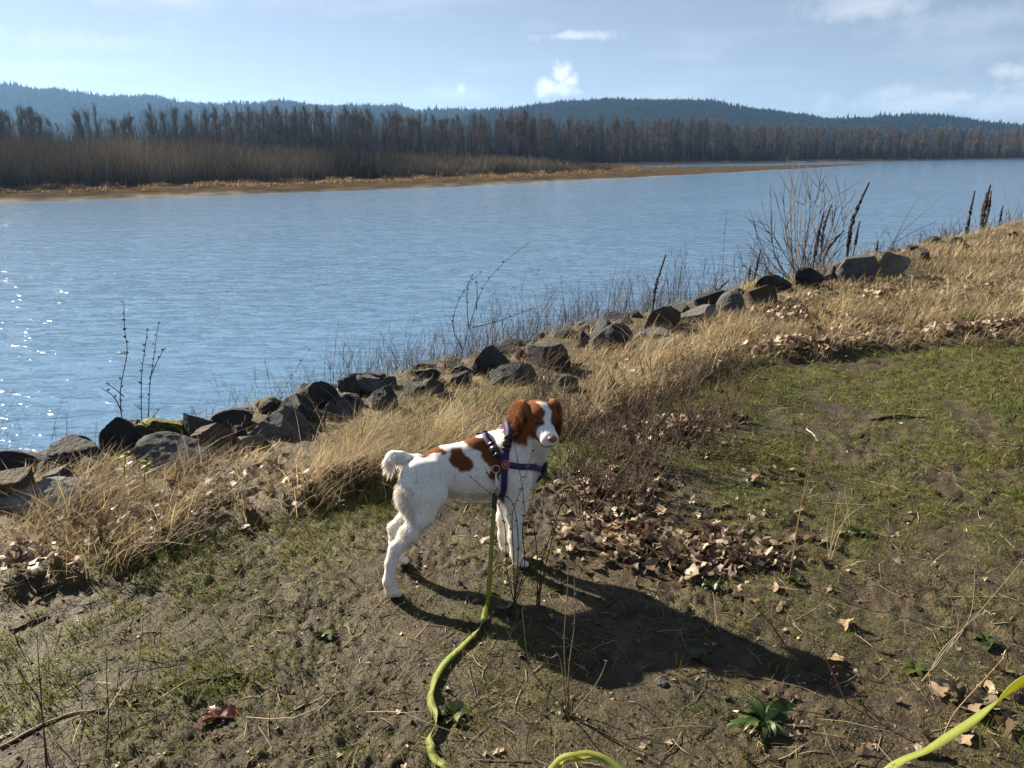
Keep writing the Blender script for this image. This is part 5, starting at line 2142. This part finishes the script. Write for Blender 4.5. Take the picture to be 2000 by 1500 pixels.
ground_weed((1112, 1400), [([(1106, 1330), (1102, 1250), (1108, 1160), (1111, 1085)], 0.0), ([(1112, 1300), (1122, 1220), (1122, 1130)], 0.03), ([(1090, 1370), (1060, 1340), (1032, 1290), (1020, 1190)], -0.02), ([(1130, 1380), (1162, 1340), (1178, 1310), (1184, 1290)], 0.02), ([(1095, 1290), (1075, 1285), (1052, 1278)], 0.0), ([(1120, 1360), (1105, 1455)], 0)],
            'tan branching weed stems nearest the bottom middle', thick=0.0020, bud=0.004, step=0.08, col=np.array((0.17, 0.125, 0.085)))
ground_weed((92, 1490), [([(85, 1420), (78, 1330), (72, 1235)], 0.0), ([(80, 1380), (50, 1330), (30, 1300)], 0.0)], 'thin dark upright stem at the lower left corner', thick=0.0018, bud=0.003, step=0.12, col=np.array((0.07, 0.05, 0.04)))
ground_weed((210, 1480), [([(212, 1400), (208, 1320), (208, 1285)], 0.0)], 'thin brown stem second from the lower left corner', thick=0.0016, bud=0.003, step=0.1, col=np.array((0.09, 0.07, 0.05)))
ground_weed((265, 1335), [([(272, 1290), (278, 1235), (280, 1195)], 0.0)], 'short thin stem left of the reddish rosette', thick=0.0014, bud=0.003, step=0.1, col=np.array((0.09, 0.07, 0.05)))
ground_weed((1545, 1135), [([(1555, 1050), (1570, 960), (1582, 900), (1596, 850)], 0.0), ([(1560, 1010), (1578, 940), (1592, 870)], 0.02)], 'tall straw stem standing beyond the leaf heap', thick=0.0016, bud=0.003, step=0.12, col=np.array((0.22, 0.15, 0.07)))
ground_weed((1660, 1030), [([(1640, 980), (1620, 940), (1605, 900)], 0.0), ([(1655, 990), (1650, 950)], 0.0)], 'pale bent straw stem right of the tall one', thick=0.002, bud=0.0, col=np.array((0.42, 0.34, 0.22)))
ground_weed((1800, 1330), [([(1840, 1270), (1900, 1210), (1960, 1140), (2005, 1085)], 0.1), ([(1870, 1235), (1855, 1160), (1835, 1110)], 0.1), ([(1890, 1215), (1905, 1110)], 0.1), ([(1900, 1210), (1995, 1185)], 0.0)], 'pale dead stem slanting up to the right edge', thick=0.0015, bud=0.0, col=np.array((0.27, 0.225, 0.16)))
ground_weed((1560, 1290), [([(1510, 1225), (1480, 1190), (1455, 1158)], 0.0)], 'reddish dry dock stem leaning left by the dog shadow', thick=0.0024, bud=0.006, step=0.02, col=np.array((0.14, 0.075, 0.045)))
ground_weed((1660, 1375), [([(1625, 1310), (1605, 1270), (1596, 1250)], 0.0)], 'reddish dry dock stem right of the first one', thick=0.0024, bud=0.006, step=0.02, col=np.array((0.15, 0.08, 0.05)))
ground_weed((1830, 1480), [([(1860, 1400), (1920, 1330), (1965, 1280)], 0.0), ([(1840, 1430), (1820, 1350), (1812, 1290)], 0.0)], 'tan seeding stems under the leash at lower right', thick=0.002, bud=0.004, step=0.04, col=np.array((0.30, 0.21, 0.12)))
ground_weed((1620, 1095), [([(1640, 1040), (1660, 990)], 0.0), ([(1625, 1050), (1632, 1000), (1640, 960)], 0.0), ([(1630, 1050), (1655, 1010), (1690, 985)], 0.0), ([(1615, 1050), (1618, 1010)], 0.0)], 'tuft of pale upright straw on the mossy path', thick=0.0011, bud=0.0, col=np.array((0.48, 0.39, 0.25)))

# the brown brush behind the dog's head, plant by plant
BR = [(1385, 880), (1245, 840), (1120, 860), (1170, 900), (1215, 880), (1260, 910), (1300, 880), (1350, 850), (1190, 960), (1240, 985), (1150, 1010), (1130, 930), (1420, 830), (1440, 760), (1285, 800), (1330, 770), (1060, 800), (1045, 760)]
WORDS = ['brown twiggy weed at the right fringe of the brush', 'densest brown twiggy weed in the heart of the brush', 'leftmost brown twiggy weed touching the dog ear', 'brown twiggy weed level with the dog nose', 'tall brown twiggy weed in the middle of the brush', 'low brown weed in front of the brush', 'brown twiggy weed over the leaf drift', 'brown twiggy weed at the right of the leaf drift', 'brown weed nearest the green leaves', 'brown weed above the big leaf heap', 'brown weed leaning towards the dog fore leg', 'brown weed beside the dog chest', 'lone reddish weed standing right of the brush', 'reddish weed at the edge of the long grass', 'thin weed behind the leaf drift', 'thin weed in pale grass behind the drift', 'thin weed behind the dog head', 'thin weed in grass above the dog head']
for (x, y), lab in zip(BR, WORDS):
    b = gz(x, y)
    W = []
    for k in range(int(mr.integers(18, 26))):
        a = mr.uniform(0, 6.28)
        L = mr.uniform(0.14, 0.40)
        d = np.array([math.cos(a) * 0.55 + 0.15, math.sin(a) * 0.5, 1.0]) * L
        p0 = b + np.array([mr.normal(0, 0.05), mr.normal(0, 0.05), -0.01])
        m_ = p0 + d * 0.5 + mr.normal(0, 0.015, 3)
        e_ = p0 + d + mr.normal(0, 0.03, 3)
        W.append([p0, m_, e_])
        if mr.random() < 0.75:
            W.append([m_, m_ + np.array([mr.normal(0.02, 0.05), mr.normal(0, 0.05), mr.uniform(0.04, 0.12)])])
    root = empty('twiggy_weed', b)
    tone = np.array((0.075, 0.050, 0.034)) * mr.uniform(0.7, 1.4)
    for half in range(3):
        mb = MB()
        for st in W[half::3]:
            P = smoothline(np.array(st), 6) - b
            mb.tube(P, np.linspace(0.0019, 0.0008, 6), 4, tone * mr.uniform(0.7, 1.4))
            for q in range(3):
                c = P[int(mr.integers(2, 6))]
                mb.ball(c + mr.normal(0, 0.003, 3), 0.0034 * mr.uniform(0.5, 1.3), tone * 0.7, 0, 0, 3, 4)
        tag(mb.build('stems', M['stem'], root), kind='stuff')
    tag(root, lab, 'weed', 'brown brush behind the dog')


# the bare shrub on the bank
def shrub():
    r = np.random.default_rng(51)
    Y = stalk_depth(1560, 540, 4.5)
    b = on_y(1570, 545, Y)
    b[2] = float(terrain(b[0], b[1]))
    root = empty('bare_shrub', b)
    tips = [(1470, 430), (1490, 405), (1505, 385), (1520, 400), (1545, 360), (1550, 365), (1560, 385), (1585, 355), (1600, 365), (1610, 352), (1625, 385), (1640, 378), (1650, 392), (1660, 395), (1480, 470), (1450, 465), (1442, 500), (1455, 520), (1500, 440), (1535, 420), (1570, 400), (1595, 390), (1630, 420), (1645, 430), (1575, 355), (1530, 385), (1465, 480), (1610, 400)]
    for (x, y) in tips:
        e = on_y(x, y, Y + r.normal(0, 0.45))
        m_ = b + (e - b) * 0.45 + np.array([(e - b)[0] * 0.16, 0, -0.05]) + r.normal(0, 0.05, 3)
        p0 = b + np.array([r.normal(0, 0.10), r.normal(0, 0.10), 0])
        P = smoothline([p0, m_, e], 14)
        tone = np.array((0.12, 0.098, 0.080)) * r.uniform(0.5, 1.4)
        mb = MB()
        mb.tube(P - b, np.linspace(0.0085, 0.0025, 14), 5, tone)
        so = mb.build('branch', M['stem'], root)
        mb = MB()
        for q in range(9):
            k = int(r.integers(4, 14))
            d = nrm(P[min(k + 1, 13)] - P[k - 1])
            dd = nrm(d + r.normal(0, 0.45, 3))
            L = r.uniform(0.08, 0.42)
            mb.tube(np.array([P[k], P[k] + dd * L * 0.5 + r.normal(0, 0.01, 3), P[k] + dd * L + np.array([0, 0, 0.03])]) - b, [0.0042, 0.0032, 0.0018], 4, tone * r.uniform(0.7, 1.3))
            if r.random() < 0.5:
                mb.ball(P[k] + dd * L - b, 0.006, tone, 0, 0, 3, 4)
        tag(mb.build('twigs', M['stem'], so), kind='stuff')
    tag(root, 'bare grey many stemmed shrub standing over the bank boulders', 'shrub')


shrub()


def bank_brush():
    """grey brown twigs growing down the bank behind the boulders"""
    r = np.random.default_rng(61)
    mb = MB()
    N = 24000
    u = r.uniform(-1.5, 24, N)
    s = r.uniform(4.1, 9.0, N)
    X, Y = xy(u, s)
    Z = terrain(X, Y)
    # plant height so that tips stand a little above the boulders, dense from the middle on
    top = np.interp(u, [-2, 0.5, 2.0, 3.4, 5, 8, 12, 16, 24], [0.62, 0.55, 0.50, 0.58, 0.66, 0.66, 0.50, 0.45, 0.4])
    dens = np.interp(u, [-2, 1.0, 2.2, 3.2, 4.5, 8, 11, 24], [0.08, 0.06, 0.10, 0.34, 0.6, 0.34, 0.15, 0.12])
    keep = r.random(N) < dens
    X, Y, Z, s, u, top = X[keep], Y[keep], Z[keep], s[keep], u[keep], top[keep]
    N = len(X)
    h = (top * r.uniform(0.6, 1.25, N)) * np.interp(s, [4, 5, 6, 9], [0.9, 1.25, 1.6, 2.1])
    lean = np.concatenate([r.normal(0.1, 0.28, (N, 2)), np.zeros((N, 1))], 1)
    root = np.stack([X, Y, Z - 0.03], 1)
    R = np.hypot(X, Y)
    c = np.array((0.165, 0.112, 0.074)) * r.uniform(0.5, 1.4, (N, 1))
    a = r.normal(0, 0.8, N)
    face = np.stack([np.cos(a), np.sin(a), 0 * a], 1)
    blades(mb, root, lean, h, np.clip(R * 0.0006, 0.0025, 0.012), 3, c * 0.8, c, 0.3, face)
    k2 = r.integers(0, N, N * 2)
    f = r.uniform(0.35, 0.9, len(k2))
    rt_ = root[k2] + lean[k2] * (h[k2] * (0.35 * f + 0.65 * f * f))[:, None]
    rt_[:, 2] += h[k2] * f * 0.95
    ln = lean[k2] + np.concatenate([r.normal(0, 0.6, (len(k2), 2)), np.zeros((len(k2), 1))], 1)
    a = r.normal(0, 0.8, len(k2))
    blades(mb, rt_, ln, h[k2] * r.uniform(0.10, 0.30, len(k2)), np.clip(R[k2] * 0.00045, 0.0018, 0.009), 2, c[k2], c[k2] * 1.25, 0.3, np.stack([np.cos(a), np.sin(a), 0 * a], 1))
    tag(mb.build('bank_brush', M['twig']), 'grey brown twig thicket growing down the bank behind the boulders', 'brush', kind='stuff')


bank_brush()


# ------------------------------------------------------------------ green rosettes
def rosette(x, y, n, L, W, col, label, upright=0.35, seed=0, lob=0.0, off=0.0):
    r = np.random.default_rng(700 + seed)
    b = gz(x, y)
    b[2] += off
    root = empty('leaf_rosette', b)
    n = int(n * 1.5)
    for k in range(n):
        a = k * 2.4 + r.normal(0, 0.6)
        l_ = L * r.uniform(0.35, 1.2)
        w_ = W * r.uniform(0.7, 1.2)
        up = upright * r.uniform(0.5, 1.5)
        m_ = 9
        t = np.linspace(0, 1, m_)
        rr_ = l_ * t * (1 - 0.15 * t)
        zz = l_ * (up * t - (up * 0.85 + 0.05) * t ** 2.2) + 0.004
        wid = w_ * np.sin(np.pi * np.clip(t, 0.02, 1) ** 0.75) ** 0.8 * (1 + lob * np.where(np.arange(m_) % 2, 1, -1)) + 0.0012
        wid[-1] = 0.0004
        d = np.array([math.cos(a), math.sin(a)])
        p = np.array([-d[1], d[0]])
        cen = np.column_stack([d[0] * rr_, d[1] * rr_, zz])
        side = np.column_stack([p[0] * wid, p[1] * wid, wid * 0.30])
        tw = r.normal(0, 0.35)
        cen[:, :2] += np.outer(t ** 2 * l_ * r.normal(0, 0.25), p)
        side[:, 2] += wid * tw
        V = np.vstack([cen + side, cen, cen - side * np.array([1, 1, -1 if abs(tw) < 0.2 else 1])])
        f4 = []
        for q in range(m_ - 1):
            f4 += [(q, q + 1, m_ + q + 1, m_ + q), (m_ + q, m_ + q + 1, 2 * m_ + q + 1, 2 * m_ + q)]
        mb = MB()
        mb.add(V, None, f4, np.array(col) * 0.7 * r.uniform(0.5, 1.4) * (np.array((1.6, 1.1, 0.8)) if r.random() < 0.2 else 1))
        mb.build('leaf', M['green'], root, smooth=True)
    tag(root, label, 'plant', 'green plants on the path')


GR = (0.062, 0.115, 0.022)
rosette(1492, 1415, 24, 0.105, 0.0075, (0.055, 0.110, 0.024), 'dark green strap leaved rosette at the bottom right', 0.75, 1)
rosette(430, 1400, 12, 0.070, 0.013, (0.20, 0.085, 0.075), 'reddish shiny dandelion rosette at the lower left', 0.35, 2, 0.3)
rosette(885, 1400, 12, 0.060, 0.013, (0.075, 0.10, 0.024), 'green rosette beside the leash bend', 0.45, 3, 0.25)
rosette(632, 1240, 8, 0.042, 0.009, (0.12, 0.15, 0.04), 'small bright rosette on the bare mud left of the dog', 0.4, 4)
rosette(1205, 1015, 22, 0.060, 0.014, (0.045, 0.085, 0.020), 'lush dark green clump behind the leaf heap', 0.9, 5)
rosette(1680, 1045, 14, 0.050, 0.011, (0.060, 0.10, 0.024), 'leafy green clump under the pale straw tuft', 0.6, 6, 0.2)
rosette(1555, 1140, 11, 0.045, 0.008, (0.060, 0.105, 0.030), 'small green clump at the foot of the tall straw stem', 0.6, 7)
rosette(1440, 815, 16, 0.065, 0.012, (0.070, 0.11, 0.025), 'light green clump under the lone reddish weed', 0.5, 8)
rosette(1925, 1255, 12, 0.050, 0.010, (0.060, 0.105, 0.032), 'green clump above the leash at the right', 0.45, 9, 0.2)
rosette(1785, 1310, 10, 0.045, 0.009, (0.09, 0.13, 0.028), 'yellow green clump at the foot of the slanting pale stem', 0.4, 10, 0.2)
rosette(1000, 1195, 14, 0.055, 0.012, (0.045, 0.075, 0.020), 'shaded green leaves at the foot of the weed by the leash', 0.35, 11, 0.2)
rosette(1370, 1290, 9, 0.045, 0.009, (0.050, 0.075, 0.028), 'shaded rosette lying in the dog shadow', 0.35, 12, 0.3)
rosette(1100, 1385, 10, 0.035, 0.008, (0.085, 0.115, 0.03), 'small green leaves around the tan branching weed', 0.7, 13)
rosette(1390, 1150, 9, 0.05, 0.010, (0.050, 0.085, 0.020), 'green blades poking from the front of the leaf heap', 0.9, 14)
rosette(1130, 920, 9, 0.04, 0.010, (0.16, 0.19, 0.03), 'yellow green sprig low beside the dog chest', 0.8, 15)
# leafy sprout among the boulders
for (pts, lab) in (([(285, 975), (282, 930), (290, 890)], 'yellow green leafy sprout in front of the mossy boulder'), ([(245, 965), (243, 920), (246, 885)], 'smaller leafy sprout left of the first one by the boulders')):
    Y = gz(*pts[0])[1]
    W = np.array([gz(*pts[0])] + [on_y(x, y, Y) for x, y in pts[1:]])
    root = empty('leafy_sprout', W[0])
    P = smoothline(W, 14) - W[0]
    mb = MB()
    mb.tube(P, np.linspace(0.003, 0.0015, 14), 5, (0.12, 0.14, 0.04))
    mb.build('stem', M['stem'], root)
    for k in range(16):
        c = P[int(mr.integers(2, 14))]
        a = mr.uniform(0, 6.28)
        d = np.array([math.cos(a), math.sin(a), mr.uniform(-0.2, 0.7)])
        p = nrm(np.cross(d, [0, 0, 1]))
        l_ = mr.uniform(0.02, 0.045)
        V = [c, c + d * l_ * .4 + p * l_ * .26, c + d * l_ - np.array([0, 0, l_ * .2]), c + d * l_ * .4 - p * l_ * .26, c + d * l_ * .5 - np.array([0, 0, .003])]
        mb = MB()
        mb.add(V, [(0, 1, 4), (1, 2, 4), (2, 3, 4), (3, 0, 4)], None, np.array((0.22, 0.26, 0.03)) * mr.uniform(0.6, 1.3))
        mb.build('leaf', M['green'], root, smooth=True)
    tag(root, lab, 'plant', 'leafy sprouts by the boulders')

# ------------------------------------------------------------------ a few stones and sticks on the path
ST = [(1418, 1365, 13, 'pale', 'round pale pebble in the dog shadow'), (1292, 1335, 24, 'grey', 'bluish flat stone in the dog shadow'), (1206, 1467, 8, 'pale', 'small pale pebble at the bottom middle'), (1500, 875, 18, 'pale', 'whitish lump on the mossy path'), (262, 1445, 16, 'grey', 'small grey flat stone at lower left'),
      (610, 1125, 10, 'grey', 'tiny flat stone on the bare mud'), (1008, 1302, 8, 'pale', 'pale chip beside the leash'), (1770, 1018, 13, 'dark', 'small dark stone on the mossy path'), (1385, 805, 20, 'grey', 'grey stone beside the weedy leaf drift'), (1405, 765, 18, 'dark', 'dark stone at the edge of the pale grass'), (1690, 1360, 10, 'grey', 'small stone near the dock stems'), (1385, 1440, 9, 'grey', 'grey pebble at the rosette foot')]
for i, (x, y, wpx, kind, lab) in enumerate(ST):
    r = np.random.default_rng(900 + i)
    p = gz(x, y)
    w = wpx * (p[1] * CP + CAMZ * SP) / 1500.0
    V, F = ICO3
    V = V.copy()
    for k in range(6):
        n = nrm(r.normal(0, 1, 3))
        V = V - n * (np.clip(V @ n - r.uniform(.6, .9), 0, None) * .9)[:, None]
    V = V * (1 + 0.12 * fbm(V[:, 0] * 1.6 + i, V[:, 1] * 1.6, V[:, 2] * 1.6, 3, 9))[:, None]
    mb = MB()
    mb.add(V * np.array([w, w * 0.8, w * 0.45]) * 0.55, F)
    o = mb.build('pebble', M['rock_' + kind], smooth=True)
    o.location = (p[0], p[1], p[2] + w * 0.08)
    tag(o, lab, 'stone', 'stones on the path')
SK = [([(385, 1328), (430, 1322), (480, 1318)], 0.006, 'dark stick lying left of the rosette', (0.05, 0.035, 0.028)), ([(0, 1460), (120, 1400), (200, 1385)], 0.004, 'long thin pale stick at lower left', (0.28, 0.22, 0.15)), ([(20, 1232), (60, 1215), (95, 1202)], 0.004, 'dark stick at the left edge below the moss', (0.05, 0.037, 0.03)),
      ([(1700, 820), (1760, 812), (1815, 815)], 0.007, 'dark curved stick on the mossy path at right', (0.06, 0.05, 0.045)), ([(1575, 838), (1590, 850), (1597, 862)], 0.003, 'short white straw on the mossy path', (0.62, 0.55, 0.42)), ([(560, 1395), (610, 1370), (680, 1350)], 0.002, 'thin straw stalk below the bare mud', (0.42, 0.34, 0.22))]
for pts, rad, lab, col in SK:
    P = smoothline([gz(x, y, rad * 0.7) for x, y in pts], 12)
    P[:, 2] = terrain(P[:, 0], P[:, 1]) + rad * 0.9
    b = P[0].copy()
    mb = MB()
    mb.tube(P - b + np.array([0, 0, 0]), rad * (1 + 0.2 * fbm(np.arange(12) * .7, 0 * P[:, 0], 0, 2, 3)) * np.linspace(1, .6, 12), 6, col)
    o = mb.build('stick', M['stem'], smooth=True)
    o.location = b
    tag(o, lab, 'stick', 'sticks on the path')

# ------------------------------------------------------------------ river air
mb = MB()
x0, x1, y0, y1, z0, z1 = -9100, 9100, -9100, 9100, -12.7, 420
V = [(x, y, z) for x in (x0, x1) for y in (y0, y1) for z in (z0, z1)]
mb.add(V, None, [(0, 1, 3, 2), (4, 6, 7, 5), (0, 4, 5, 1), (2, 3, 7, 6), (1, 5, 7, 3), (0, 2, 6, 4)])
hm = bpy.data.materials.new('river_haze')
hm.use_nodes = True
hm.node_tree.nodes.clear()
ho = hm.node_tree.nodes.new('ShaderNodeOutputMaterial')
hv = hm.node_tree.nodes.new('ShaderNodeVolumePrincipled')
hv.inputs['Color'].default_value = (0.29, 0.56, 1.0, 1)
hv.inputs['Density'].default_value = HAZE_DENSITY
hv.inputs['Anisotropy'].default_value = 0.35
hm.node_tree.links.new(hv.outputs[0], ho.inputs['Volume'])
tag(mb.build('haze', hm), 'thin blue haze in the river air', 'haze', kind='stuff')
